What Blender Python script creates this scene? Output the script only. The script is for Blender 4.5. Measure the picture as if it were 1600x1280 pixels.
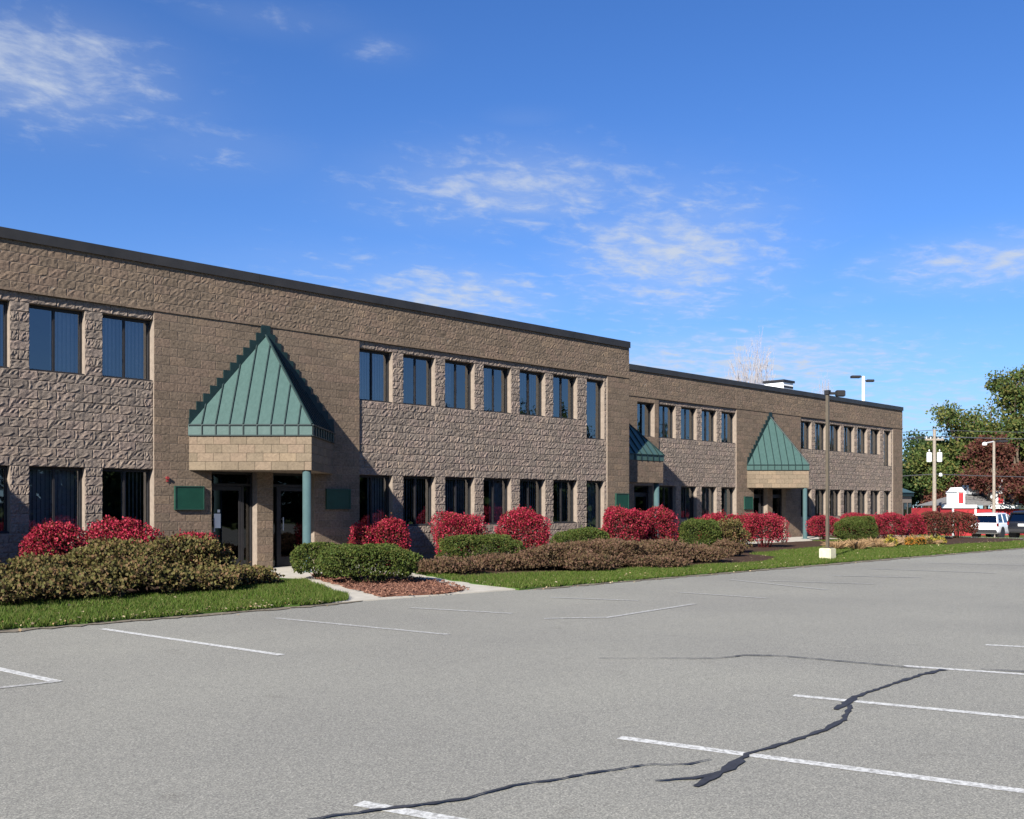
import bpy, bmesh, math, random
import numpy as np
from mathutils import Vector, Matrix

R = math.radians
scene = bpy.context.scene
for o in list(bpy.data.objects):
    bpy.data.objects.remove(o)

# ------------------------------------------------------------------ camera
# X runs along the facade, Y into the building, metres. The camera stands in the
# parking lot and looks at 45 degrees along the facade.
EYE, FPX = 1.6, 1580.0
cam = bpy.data.cameras.new("camera")
cam.sensor_width = 36.0
cam.lens = 36.0 * FPX / 1600.0
cam.shift_y = 150.0 / 1600.0
cam.clip_start, cam.clip_end = 0.1, 3000.0
camo = bpy.data.objects.new("camera", cam)
scene.collection.objects.link(camo)
camo.location = (0, 0, EYE)
camo.rotation_euler = (R(90), 0, R(-45))
scene.camera = camo

# ------------------------------------------------------------------ light
SUN = Vector((2.8, 1.0, -1.64)).normalized()          # direction the light travels
sun_el = math.asin(-SUN.z)
sun_rot = math.atan2(-SUN.x, -SUN.y)
sl = bpy.data.lights.new("sun", 'SUN')
sl.energy = 5.0
sl.angle = R(0.5)
sl.color = (1.0, 0.95, 0.87)
so = bpy.data.objects.new("sun", sl)
scene.collection.objects.link(so)
so.rotation_euler = SUN.to_track_quat('-Z', 'Y').to_euler()
so.location = (-60, -20, 40)

scene.view_settings.view_transform = 'Standard'
scene.view_settings.look = 'None'
scene.view_settings.gamma = 1.0
scene.view_settings.exposure = 1.13
scene.view_settings.use_curve_mapping = False

world = bpy.data.worlds.new("World")
scene.world = world
world.use_nodes = True
wt = world.node_tree
wt.nodes.clear()


def wn(t, **kw):
    n = wt.nodes.new(t)
    for k, v in kw.items():
        setattr(n, k, v)
    return n


def wmath(op, a, b=None, c=None):
    n = wn('ShaderNodeMath', operation=op)
    for i, s in enumerate((a, b, c)):
        if s is None:
            continue
        if isinstance(s, (int, float)):
            n.inputs[i].default_value = s
        else:
            wt.links.new(s, n.inputs[i])
    return n.outputs[0]


def pix_azel(x, y):
    t = (x - 800) / FPX
    s = (790 - y) / FPX
    d = Vector((0.7071 * (1 + t), 0.7071 * (1 - t), s)).normalized()
    return math.atan2(d.y, d.x), math.asin(d.z)


sky = wn('ShaderNodeTexSky', sky_type='NISHITA')
sky.sun_disc = False
sky.sun_elevation = sun_el
sky.sun_rotation = sun_rot
sky.altitude = 0
sky.air_density = 1.0
sky.dust_density = 0.0
sky.ozone_density = 3.0
SKY_STRENGTH = 0.05
tc = wn('ShaderNodeTexCoord')
sep = wn('ShaderNodeSeparateXYZ')
wt.links.new(tc.outputs['Generated'], sep.inputs[0])
dx, dy, dz = sep.outputs
az = wmath('ARCTAN2', dy, dx)
el = wmath('ARCSINE', dz)
den = wmath('MAXIMUM', wmath('ADD', dz, 0.08), 0.04)
comb = wn('ShaderNodeCombineXYZ')
wt.links.new(wmath('DIVIDE', dx, den), comb.inputs[0])
wt.links.new(wmath('DIVIDE', dy, den), comb.inputs[1])
mp = wn('ShaderNodeMapping')
mp.inputs['Rotation'].default_value = (0, 0, R(35))
mp.inputs['Scale'].default_value = (1.0, 1.25, 1.0)
wt.links.new(comb.outputs[0], mp.inputs[0])


def wnoise(scale, detail, rough, dist=0.0, off=0.0):
    m2 = wn('ShaderNodeMapping')
    m2.inputs['Location'].default_value = (off, off * 1.7, 0)
    wt.links.new(mp.outputs[0], m2.inputs[0])
    n = wn('ShaderNodeTexNoise')
    n.inputs['Scale'].default_value = scale
    n.inputs['Detail'].default_value = detail
    n.inputs['Roughness'].default_value = rough
    n.inputs['Distortion'].default_value = dist
    wt.links.new(m2.outputs[0], n.inputs['Vector'])
    return n.outputs['Fac']


fine = wnoise(8.5, 8, 0.62, 0.25)
broad = wnoise(0.55, 3, 0.5, 0.2, 3.1)
broad2 = wnoise(2.2, 5, 0.6, 0.3, 7.7)
# patches of thin cloud: broad banks across the whole sky, thicker where they gather
blobs = None
for (px, py, sx, sy, amp) in ((55, 105, 150, 62, 1.0), (200, 165, 150, 60, 0.5),
                              (330, 235, 130, 34, 0.55),
                              (800, 295, 190, 52, 0.9), (1050, 395, 150, 88, 1.0),
                              (690, 465, 160, 42, 1.0), (1565, 408, 150, 32, 1.0),
                              (1310, 468, 80, 13, 0.5), (1130, 580, 280, 55, 1.0), (600, 440, 260, 50, 0.6), (880, 320, 260, 60, 0.55),
                              (1450, 640, 300, 60, 0.75), (590, 75, 60, 22, 0.5), (430, 30, 130, 22, 0.5), (820, 185, 60, 14, 0.42)):
    a, e = pix_azel(px, py)
    ax = wmath('DIVIDE', wmath('SUBTRACT', az, a), sx / FPX)
    ex = wmath('DIVIDE', wmath('SUBTRACT', el, e), sy / FPX)
    q = wmath('ADD', wmath('MULTIPLY', ax, ax), wmath('MULTIPLY', ex, ex))
    g = wmath('MULTIPLY', wmath('EXPONENT', wmath('MULTIPLY', q, -0.42)), amp)
    blobs = g if blobs is None else wmath('MAXIMUM', blobs, g)
gen = wmath('MULTIPLY', wmath('SUBTRACT', broad, 0.52), 1.2)
mask = wmath('MAXIMUM', blobs, wmath('MAXIMUM', gen, 0.0))
cl = wmath('SUBTRACT', fine, wmath('SUBTRACT', 0.66, wmath('MULTIPLY', mask, 0.34)))
mr = wn('ShaderNodeMapRange', interpolation_type='SMOOTHSTEP')
mr.inputs['From Min'].default_value = 0.0
mr.inputs['From Max'].default_value = 0.40
wt.links.new(cl, mr.inputs['Value'])
rip = wmath('MULTIPLY', wmath('MULTIPLY', mr.outputs[0], wmath('MINIMUM', wmath('MULTIPLY', mask, 1.6), 1.0)), 0.62)
veil = wmath('MULTIPLY', wmath('MULTIPLY', mask, mask), wmath('MULTIPLY', broad2, 0.5))
hz_ = wmath('MULTIPLY', wmath('EXPONENT', wmath('MULTIPLY', wmath('MAXIMUM', el, 0.0), -7.0)), 0.34)
cfac = wmath('MINIMUM', wmath('ADD', wmath('ADD', rip, veil), hz_), 0.9)
mix = wn('ShaderNodeMix', data_type='RGBA')
wt.links.new(cfac, mix.inputs['Factor'])
tint = wn('ShaderNodeMix', data_type='RGBA', blend_type='MULTIPLY')
tint.inputs['Factor'].default_value = 1.0
tint.inputs['B'].default_value = (0.46, 0.84, 1.40, 1)
wt.links.new(sky.outputs[0], tint.inputs['A'])
wt.links.new(tint.outputs['Result'], mix.inputs['A'])
mix.inputs['B'].default_value = (5.6, 6.2, 7.2, 1)
bg = wn('ShaderNodeBackground')
bg.inputs['Strength'].default_value = SKY_STRENGTH
wt.links.new(mix.outputs['Result'], bg.inputs['Color'])
out = wn('ShaderNodeOutputWorld')
wt.links.new(bg.outputs[0], out.inputs[0])

rng = np.random.default_rng(11)
random.seed(5)
COL = scene.collection


# ------------------------------------------------------------------ helpers
def at(x, D, z=None, y=None):
    """ray through photo column x at depth D -> world x,y (z given, or from row y)"""
    t = (x - 800) / FPX
    if z is None:
        z = EYE - (y - 790) * D / FPX
    return Vector((0.70711 * (1 + t) * D, 0.70711 * (1 - t) * D, z))


def ground(x, y):
    return at(x, FPX * EYE / (y - 790), 0.0)


def depth_v(x, v):
    t = (x - 800) / FPX
    return v / (0.70711 * (1 - t))


def terr(u):
    s = min(max((u - 50.0) / 35.0, 0.0), 1.0)
    return -0.95 * s * s * (3 - 2 * s)


def tag(o, label=None, cat=None, group=None, kind=None):
    if label: o['label'] = label
    if cat: o['category'] = cat
    if group: o['group'] = group
    if kind: o['kind'] = kind
    return o


def empty(name, loc=(0, 0, 0), rz=0.0):
    o = bpy.data.objects.new(name, None)
    o.empty_display_size = 0.2
    o.location = loc
    o.rotation_euler = (0, 0, rz)
    COL.objects.link(o)
    return o


def link(name, me, mat=None, parent=None, loc=None):
    o = bpy.data.objects.new(name, me)
    COL.objects.link(o)
    if mat is not None and not me.materials:
        me.materials.append(mat)
    if parent is not None:
        o.parent = parent
    if loc is not None:
        o.location = loc
    return o


def np_mesh(name, V, F, n):
    """V (k,3), F (m,n) index array -> mesh"""
    me = bpy.data.meshes.new(name)
    V = np.asarray(V, dtype=np.float32)
    F = np.asarray(F, dtype=np.int32)
    me.vertices.add(len(V))
    me.vertices.foreach_set('co', V.ravel())
    me.loops.add(F.size)
    me.loops.foreach_set('vertex_index', F.ravel())
    me.polygons.add(len(F))
    me.polygons.foreach_set('loop_start', np.arange(0, F.size, n, dtype=np.int32))
    me.update(calc_edges=True)
    me.shade_flat()
    return me


class MB:
    def __init__(s):
        s.v, s.f = [], []

    def add(s, vs, fs):
        b = len(s.v)
        s.v += [tuple(p) for p in vs]
        s.f += [tuple(b + i for i in f) for f in fs]
        return s

    def box(s, x0, x1, y0, y1, z0, z1):
        vs = [(x, y, z) for x in (x0, x1) for y in (y0, y1) for z in (z0, z1)]
        return s.add(vs, [(0, 1, 3, 2), (4, 6, 7, 5), (0, 4, 5, 1), (2, 3, 7, 6), (0, 2, 6, 4), (1, 5, 7, 3)])

    def obox(s, c, ax, ay, az):
        """box with centre c and half-axis vectors"""
        c, ax, ay, az = Vector(c), Vector(ax), Vector(ay), Vector(az)
        vs = [c + i * ax + j * ay + k * az for i in (-1, 1) for j in (-1, 1) for k in (-1, 1)]
        return s.add(vs, [(0, 1, 3, 2), (4, 6, 7, 5), (0, 4, 5, 1), (2, 3, 7, 6), (0, 2, 6, 4), (1, 5, 7, 3)])

    def prism(s, poly, z0, z1):
        n = len(poly)
        vs = [(p[0], p[1], z0) for p in poly] + [(p[0], p[1], z1) for p in poly]
        fs = [tuple(range(n - 1, -1, -1)), tuple(range(n, 2 * n))]
        fs += [(i, (i + 1) % n, n + (i + 1) % n, n + i) for i in range(n)]
        return s.add(vs, fs)

    def tube(s, p0, p1, r0, r1, n=8, cap=True):
        p0, p1 = Vector(p0), Vector(p1)
        d = (p1 - p0)
        if d.length < 1e-6:
            return s
        d.normalize()
        a = d.orthogonal().normalized()
        b = d.cross(a)
        vs = []
        for p, r in ((p0, r0), (p1, r1)):
            for i in range(n):
                an = 2 * math.pi * i / n
                vs.append(p + a * (r * math.cos(an)) + b * (r * math.sin(an)))
        fs = [(i, (i + 1) % n, n + (i + 1) % n, n + i) for i in range(n)]
        if cap:
            fs += [tuple(range(n - 1, -1, -1)), tuple(range(n, 2 * n))]
        return s.add(vs, fs)

    def lathe(s, c, prof, n=12):
        c = Vector(c)
        vs, fs = [], []
        for (r, z) in prof:
            for i in range(n):
                an = 2 * math.pi * i / n
                vs.append(c + Vector((r * math.cos(an), r * math.sin(an), z)))
        for k in range(len(prof) - 1):
            for i in range(n):
                j = (i + 1) % n
                fs.append((k * n + i, k * n + j, (k + 1) * n + j, (k + 1) * n + i))
        fs.append(tuple(range(n - 1, -1, -1)))
        b = (len(prof) - 1) * n
        fs.append(tuple(range(b, b + n)))
        return s.add(vs, fs)

    def mesh(s, name, bevel=0.0, smooth=False):
        me = bpy.data.meshes.new(name)
        me.from_pydata(s.v, [], s.f)
        bm = bmesh.new()
        bm.from_mesh(me)
        if len(s.f) > 1:
            bmesh.ops.recalc_face_normals(bm, faces=bm.faces)
        if bevel > 0:
            bmesh.ops.bevel(bm, geom=list(bm.edges), offset=bevel, segments=2, affect='EDGES', clamp_overlap=True)
        bm.to_mesh(me)
        bm.free()
        if smooth:
            me.polygons.foreach_set('use_smooth', [True] * len(me.polygons))
        return me

    def build(s, name, mat, parent=None, bevel=0.0, smooth=False, loc=None):
        return link(name, s.mesh(name, bevel, smooth), mat, parent, loc)


# ------------------------------------------------------------------ materials
class NT:
    def __init__(s, name):
        s.m = bpy.data.materials.new(name)
        s.m.use_nodes = True
        s.t = s.m.node_tree
        s.b = s.t.nodes['Principled BSDF']
        s.out = s.t.nodes['Material Output']

    def n(s, ty, **kw):
        x = s.t.nodes.new(ty)
        for k, v in kw.items():
            setattr(x, k, v)
        return x

    def l(s, a, b):
        s.t.links.new(a, b)

    def coord(s, kind='Object'):
        return s.n('ShaderNodeTexCoord').outputs[kind]

    def pos(s):
        return s.n('ShaderNodeNewGeometry').outputs['Position']

    def noise(s, vec, scale, detail=4, rough=0.6):
        x = s.n('ShaderNodeTexNoise')
        x.inputs['Scale'].default_value = scale
        x.inputs['Detail'].default_value = detail
        x.inputs['Roughness'].default_value = rough
        if vec is not None:
            s.l(vec, x.inputs['Vector'])
        return x.outputs['Fac']

    def ramp(s, fac, stops):
        r = s.n('ShaderNodeValToRGB')
        e = r.color_ramp.elements
        while len(e) < len(stops):
            e.new(0.5)
        for i, (p, c) in enumerate(stops):
            e[i].position = p
            e[i].color = (*c, 1) if len(c) == 3 else c
        s.l(fac, r.inputs[0])
        return r.outputs[0]

    def mixc(s, fac, a, b, mode='MIX'):
        x = s.n('ShaderNodeMix', data_type='RGBA', blend_type=mode)
        for nm, v in (('Factor', fac), ('A', a), ('B', b)):
            if isinstance(v, (int, float)):
                x.inputs[nm].default_value = v
            elif isinstance(v, tuple):
                x.inputs[nm].default_value = (*v, 1)
            else:
                s.l(v, x.inputs[nm])
        return x.outputs['Result']

    def bump(s, h, strength, dist):
        b = s.n('ShaderNodeBump')
        b.inputs['Strength'].default_value = strength
        b.inputs['Distance'].default_value = dist
        s.l(h, b.inputs['Height'])
        s.l(b.outputs[0], s.b.inputs['Normal'])

    def set(s, col=None, rough=0.8, spec=0.3, metal=0.0):
        if col is not None:
            if isinstance(col, tuple):
                s.b.inputs['Base Color'].default_value = (*col, 1)
            else:
                s.l(col, s.b.inputs['Base Color'])
        s.b.inputs['Roughness'].default_value = rough
        s.b.inputs['Specular IOR Level'].default_value = spec
        s.b.inputs['Metallic'].default_value = metal
        return s.m


def mat_simple(name, c, rough=0.6, spec=0.3, metal=0.0, var=0.12, scale=6.0, bump=0.0):
    t = NT(name)
    n = t.noise(t.pos(), scale, 5, 0.6)
    lo = tuple(x * (1 - var) for x in c)
    hi = tuple(min(1, x * (1 + var)) for x in c)
    col = t.ramp(n, [(0.3, lo), (0.7, hi)])
    if bump:
        t.bump(t.noise(t.pos(), scale * 8, 3), bump, 0.01)
    return t.set(col, rough, spec, metal)


def mat_block(name, c, bumpd, spk=1.0):
    t = NT(name)
    geo = t.n('ShaderNodeNewGeometry')
    isl = geo.outputs['Random Per Island']
    oi = t.n('ShaderNodeObjectInfo').outputs['Random']
    ad = t.n('ShaderNodeMath', operation='ADD')
    t.l(isl, ad.inputs[0]); t.l(oi, ad.inputs[1])
    fr = t.n('ShaderNodeMath', operation='FRACT')
    t.l(ad.outputs[0], fr.inputs[0])
    a = t.ramp(fr.outputs[0], [(0.0, tuple(x * 0.84 for x in c)), (0.5, c), (0.8, (c[0] * 1.05, c[1] * 1.0, c[2] * 1.02)),
                               (1.0, (c[0] * 1.16, c[1] * 1.13, c[2] * 1.08))])
    n1 = t.noise(geo.outputs['Position'], 17, 6, 0.80)
    n2 = t.noise(geo.outputs['Position'], 0.45, 4, 0.6)
    sp = t.ramp(n1, [(0.28, (0.36, 0.35, 0.36)), (0.5, (1, 1, 1)), (0.72, (1.5, 1.48, 1.44))])
    col = t.mixc(spk, a, sp, 'MULTIPLY')
    st = t.ramp(n2, [(0.3, (0.88, 0.86, 0.86)), (0.7, (1.06, 1.04, 1.02))])
    col = t.mixc(1.0, col, st, 'MULTIPLY')
    t.bump(n1, 0.8, bumpd)
    return t.set(col, 0.95, 0.1)


BC = (0.170, 0.132, 0.100)
M = {}
M['split'] = mat_block('split_face_block', (0.200, 0.166, 0.137), 0.012)
M['beam_block'] = mat_block('beam_block', (0.180, 0.145, 0.103), 0.002, 0.5)
M['smooth'] = mat_block('ground_face_block', (BC[0] * 0.98, BC[1] * 0.97, BC[2] * 0.93), 0.006)
M['core'] = mat_simple('block_core', (0.22, 0.18, 0.145), 0.95, 0.1, var=0.15, scale=9, bump=0.3)
M['bronze'] = mat_simple('dark_bronze_metal', (0.018, 0.017, 0.018), 0.5, 0.3, var=0.2)
M['coping'] = mat_simple('dark_coping_metal', (0.026, 0.024, 0.022), 0.5, 0.4, var=0.25, scale=1.5)
M['green_metal'] = None
t = NT('green_roof_metal')
mpn = t.n('ShaderNodeMapping')
mpn.inputs['Scale'].default_value = (6.0, 6.0, 0.7)
t.l(t.pos(), mpn.inputs[0])
n = t.noise(mpn.outputs[0], 2.4, 6, 0.65)
col = t.ramp(n, [(0.25, (0.034, 0.070, 0.061)), (0.55, (0.044, 0.086, 0.076)), (0.8, (0.054, 0.098, 0.088))])
t.bump(t.noise(t.pos(), 7, 3), 0.12, 0.02)
M['green_metal'] = t.set(col, 0.42, 0.4, 0.0)
M['green_dark'] = mat_simple('dark_green_flashing', (0.010, 0.024, 0.024), 0.5, 0.3, var=0.2)
M['green_post'] = mat_simple('green_post_paint', (0.058, 0.10, 0.102), 0.4, 0.4, var=0.1)
M['sign'] = mat_simple('green_sign_panel', (0.008, 0.045, 0.028), 0.35, 0.4, var=0.15)
M['sign_edge'] = mat_simple('sign_edge', (0.015, 0.05, 0.035), 0.4, 0.4)
M['white'] = mat_simple('white_paint', (0.78, 0.78, 0.76), 0.5, 0.3, var=0.05)
M['paper'] = mat_simple('paper', (0.75, 0.75, 0.72), 0.8, 0.1, var=0.05)
M['red_paint'] = mat_simple('red_paint', (0.22, 0.03, 0.03), 0.4, 0.4)
M['steel'] = mat_simple('galvanised_steel', (0.42, 0.43, 0.44), 0.45, 0.4, 0.3)
M['interior'] = mat_simple('interior_surface', (0.12, 0.12, 0.125), 0.9, 0.1)
M['blind'] = mat_simple('vertical_blind', (0.60, 0.61, 0.62), 0.8, 0.1, var=0.1, scale=3)
M['roofing'] = mat_simple('roof_membrane', (0.2, 0.2, 0.2), 0.9, 0.1)
M['concrete'] = mat_simple('concrete', (0.42, 0.39, 0.33), 0.9, 0.15, var=0.14, scale=3.0, bump=0.25)
M['pole_brown'] = mat_simple('bronze_pole_paint', (0.085, 0.07, 0.05), 0.5, 0.35, var=0.1)
M['yellow_base'] = mat_simple('pole_base_concrete', (0.50, 0.47, 0.33), 0.9, 0.1, var=0.15, scale=8, bump=0.3)
M['wood_pole'] = mat_simple('weathered_pole_wood', (0.25, 0.215, 0.175), 0.9, 0.1, var=0.25, scale=10)
M['wire'] = mat_simple('wire_black', (0.05, 0.05, 0.055), 0.6, 0.2)
M['bark'] = mat_simple('bark', (0.11, 0.085, 0.065), 0.95, 0.1, var=0.4, scale=8, bump=0.5)
M['pale_bark'] = mat_simple('pale_bark', (0.34, 0.30, 0.29), 0.95, 0.1, var=0.3, scale=6)
M['brick_pier'] = M['smooth']


def mat_leaf(name, stops, rough=0.6, trans=0.25):
    t = NT(name)
    g = t.n('ShaderNodeNewGeometry')
    k = len(stops)
    col = t.ramp(g.outputs['Random Per Island'], [(i / max(1, k - 1), s) for i, s in enumerate(stops)])
    t.set(col, rough, 0.12)
    tr = t.n('ShaderNodeBsdfTranslucent')
    t.l(col, tr.inputs[0])
    mx = t.n('ShaderNodeMixShader')
    mx.inputs[0].default_value = trans
    t.l(t.b.outputs[0], mx.inputs[1])
    t.l(tr.outputs[0], mx.inputs[2])
    t.l(mx.outputs[0], t.out.inputs[0])
    return t.m


M['leaf_red'] = mat_leaf('burning_bush_leaf', [(0.10, 0.007, 0.014), (0.26, 0.012, 0.034), (0.37, 0.02, 0.056), (0.43, 0.06, 0.085), (0.24, 0.010, 0.03), (0.14, 0.03, 0.02), (0.09, 0.055, 0.02)])
M['leaf_darkred'] = mat_leaf('dull_red_leaf', [(0.10, 0.02, 0.02), (0.16, 0.03, 0.03), (0.12, 0.05, 0.03), (0.09, 0.06, 0.03)])
M['leaf_box'] = mat_leaf('boxwood_leaf', [(0.035, 0.055, 0.014), (0.055, 0.085, 0.018), (0.085, 0.11, 0.022), (0.06, 0.08, 0.02), (0.11, 0.10, 0.03)])
M['leaf_olive'] = mat_leaf('olive_shrub_leaf', [(0.06, 0.06, 0.02), (0.10, 0.092, 0.03), (0.135, 0.115, 0.04), (0.15, 0.085, 0.045), (0.08, 0.085, 0.025)])
M['leaf_brown'] = mat_leaf('brown_shrub_leaf', [(0.085, 0.050, 0.032), (0.125, 0.072, 0.045), (0.10, 0.075, 0.034), (0.15, 0.08, 0.058), (0.08, 0.07, 0.03)])
M['leaf_oak'] = mat_leaf('oak_leaf', [(0.035, 0.065, 0.018), (0.065, 0.10, 0.026), (0.10, 0.125, 0.032), (0.15, 0.13, 0.04), (0.05, 0.085, 0.026)])
M['leaf_dkgreen'] = mat_leaf('evergreen_leaf', [(0.02, 0.04, 0.014), (0.035, 0.06, 0.02), (0.05, 0.075, 0.022)])
M['leaf_maple'] = mat_leaf('burgundy_leaf', [(0.07, 0.022, 0.02), (0.11, 0.034, 0.028), (0.10, 0.05, 0.032), (0.13, 0.045, 0.032), (0.07, 0.06, 0.025)])
M['leaf_yellow'] = mat_leaf('yellow_flower', [(0.50, 0.34, 0.03), (0.45, 0.33, 0.06), (0.14, 0.16, 0.03), (0.10, 0.12, 0.03)])
M['leaf_orange'] = mat_leaf('orange_flower', [(0.50, 0.22, 0.03), (0.42, 0.16, 0.03), (0.15, 0.14, 0.03), (0.10, 0.10, 0.03)])
M['leaf_straw'] = mat_leaf('straw_blade', [(0.34, 0.22, 0.11), (0.42, 0.28, 0.15), (0.28, 0.17, 0.09)])
M['leaf_dead'] = mat_leaf('fallen_leaf', [(0.38, 0.29, 0.16), (0.48, 0.40, 0.25), (0.30, 0.17, 0.08), (0.52, 0.45, 0.32)])
M['chip'] = mat_leaf('bark_chip', [(0.08, 0.036, 0.025), (0.16, 0.078, 0.054), (0.24, 0.13, 0.09), (0.12, 0.052, 0.035)], 0.9, 0.0)
M['grass'] = mat_leaf('grass_blade', [(0.035, 0.070, 0.009), (0.055, 0.098, 0.012), (0.074, 0.122, 0.017), (0.10, 0.125, 0.03), (0.15, 0.14, 0.05)], 0.6, 0.3)
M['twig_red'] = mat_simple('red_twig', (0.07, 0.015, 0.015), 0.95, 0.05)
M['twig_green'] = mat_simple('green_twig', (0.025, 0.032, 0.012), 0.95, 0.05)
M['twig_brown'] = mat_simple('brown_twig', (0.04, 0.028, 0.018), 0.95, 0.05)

# asphalt
t = NT('asphalt')
P = t.pos()
n1 = t.noise(P, 95, 3, 0.75)
n2 = t.noise(P, 26, 5, 0.7)
n3 = t.noise(P, 0.28, 5, 0.55)
c1 = t.ramp(n1, [(0.30, (0.115, 0.113, 0.104)), (0.5, (0.232, 0.228, 0.211)), (0.70, (0.37, 0.365, 0.34))])
vo = t.n('ShaderNodeTexVoronoi')
vo.inputs['Scale'].default_value = 85
t.l(P, vo.inputs['Vector'])
sx = t.n('ShaderNodeSeparateXYZ')
t.l(vo.outputs['Color'], sx.inputs[0])
n2b = sx.outputs[0]
c2 = t.ramp(n2b, [(0.0, (0.74, 0.74, 0.745)), (0.35, (0.93, 0.93, 0.925)), (0.65, (1.02, 1.02, 1.005)), (1.0, (1.32, 1.31, 1.28))])
n4 = t.noise(P, 1.6, 6, 0.75)
c4 = t.ramp(n4, [(0.27, (0.78, 0.77, 0.76)), (0.40, (1, 1, 0.99)), (0.62, (1, 1, 0.99)), (0.8, (1.09, 1.08, 1.03))])
c3 = t.ramp(n3, [(0.3, (0.91, 0.90, 0.87)), (0.7, (1.07, 1.06, 1.0))])
col = t.mixc(1.0, t.mixc(1.0, t.mixc(1.0, c1, c2, 'MULTIPLY'), c3, 'MULTIPLY'), c4, 'MULTIPLY')
t.bump(n1, 0.3, 0.006)
M['asphalt'] = t.set(col, 0.95, 0.12)
# worn road paint: the asphalt shows through where it has worn off
for nm, wear in (('road_paint', 0.47), ('worn_road_paint', 0.56)):
    t = NT(nm)
    P = t.pos()
    n1 = t.noise(P, 24, 6, 0.75)
    f = t.ramp(n1, [(wear - 0.06, (0, 0, 0)), (wear + 0.08, (1, 1, 1))])
    col = t.mixc(f, (0.28, 0.275, 0.257), (0.56, 0.56, 0.53))
    M[nm] = t.set(col, 0.9, 0.12)
M['tar'] = mat_simple('crack_sealant', (0.035, 0.036, 0.042), 0.7, 0.25, var=0.3, scale=14)
t = NT('lawn_soil')
n1 = t.noise(t.pos(), 30, 5, 0.7)
M['lawn'] = t.set(t.ramp(n1, [(0.3, (0.035, 0.06, 0.014)), (0.6, (0.06, 0.11, 0.02)), (0.8, (0.10, 0.10, 0.04))]), 0.95, 0.1)
t = NT('worn_soil')
n1 = t.noise(t.pos(), 20, 6, 0.8)
M['soil'] = t.set(t.ramp(n1, [(0.3, (0.10, 0.078, 0.052)), (0.5, (0.17, 0.145, 0.11)), (0.75, (0.25, 0.235, 0.20))]), 0.95, 0.1)
t = NT('bark_mulch')
n1 = t.noise(t.pos(), 45, 5, 0.8)
t.bump(n1, 0.8, 0.03)
M['mulch'] = t.set(t.ramp(n1, [(0.3, (0.07, 0.03, 0.02)), (0.55, (0.16, 0.075, 0.05)), (0.8, (0.25, 0.135, 0.09))]), 0.95, 0.1)
t = NT('bed_mulch')
n1 = t.noise(t.pos(), 45, 5, 0.8)
t.bump(n1, 0.8, 0.03)
M['mulch_dark'] = t.set(t.ramp(n1, [(0.3, (0.03, 0.018, 0.012)), (0.55, (0.075, 0.045, 0.03)), (0.8, (0.13, 0.08, 0.05))]), 0.95, 0.1)
t = NT('field_grass')
n1 = t.noise(t.pos(), 2.5, 6, 0.7)
M['field'] = t.set(t.ramp(n1, [(0.3, (0.05, 0.075, 0.02)), (0.7, (0.10, 0.12, 0.035))]), 0.95, 0.1)


# reflective tinted glass
def mat_glass(name, refl, tint):
    t = NT(name)
    t.t.nodes.remove(t.b)
    gl = t.n('ShaderNodeBsdfGlossy')
    gl.inputs['Color'].default_value = (0.78, 0.82, 0.86, 1)
    gl.inputs['Roughness'].default_value = 0.015
    tr = t.n('ShaderNodeBsdfTransparent')
    tr.inputs['Color'].default_value = (*tint, 1)
    lw = t.n('ShaderNodeFresnel')
    lw.inputs['IOR'].default_value = 1.5
    md = t.n('ShaderNodeMath', operation='ADD', use_clamp=True)
    md.inputs[1].default_value = refl
    t.l(lw.outputs[0], md.inputs[0])
    mx = t.n('ShaderNodeMixShader')
    t.l(md.outputs[0], mx.inputs[0])
    t.l(tr.outputs[0], mx.inputs[1])
    t.l(gl.outputs[0], mx.inputs[2])
    nz = t.n('ShaderNodeBump')
    nz.inputs['Strength'].default_value = 0.035
    nz.inputs['Distance'].default_value = 0.05
    t.l(t.noise(t.pos(), 1.6, 2, 0.5), nz.inputs['Height'])
    t.l(nz.outputs[0], gl.inputs['Normal'])
    t.l(mx.outputs[0], t.out.inputs[0])
    return t.m


M['glass'] = mat_glass('tinted_glass', 0.17, (0.52, 0.56, 0.60))
M['glass_dark'] = mat_glass('dark_glass', 0.04, (0.25, 0.27, 0.29))


# ------------------------------------------------------------------ ground
def sheet(name, poly, z, mat, thick=0.0, parent=None, kind='structure'):
    b = MB()
    if thick:
        b.prism(poly, z - thick, z)
    else:
        b.add([(p[0], p[1], z) for p in poly], [tuple(range(len(poly)))])
    o = b.build(name, mat, parent)
    if parent is None:
        o['kind'] = kind
    return o


us = np.concatenate([np.linspace(-900, -40, 8), np.linspace(-30, 50, 9), np.linspace(52, 86, 18), np.linspace(100, 900, 8)])
vs_ = np.concatenate([np.linspace(-900, -60, 7), np.linspace(-40, 60, 11), np.linspace(90, 900, 8)])
GV = [(u, v, terr(u) - 0.05) for v in vs_ for u in us]
nu = len(us)
GF = [(j * nu + i, j * nu + i + 1, (j + 1) * nu + i + 1, (j + 1) * nu + i) for j in range(len(vs_) - 1) for i in range(nu - 1)]
g = link('ground', np_mesh('ground', GV, GF, 4), M['field'])
g['kind'] = 'structure'
lot = sheet('parking_lot', [(-60, -24), (50.5, -24), (50.5, 13.75), (-60, 13.75)], 0.0, M['asphalt'])
du_ = np.linspace(49.9, 84, 20)
DV = [(u, v, terr(u) - 0.02) for v in (-10, 12, 34) for u in du_]
DF = [(j * 20 + i, j * 20 + i + 1, (j + 1) * 20 + i + 1, (j + 1) * 20 + i) for j in range(2) for i in range(19)]
d = link('driveway', np_mesh('driveway', DV, DF, 4), M['asphalt'])
d['kind'] = 'structure'


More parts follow.
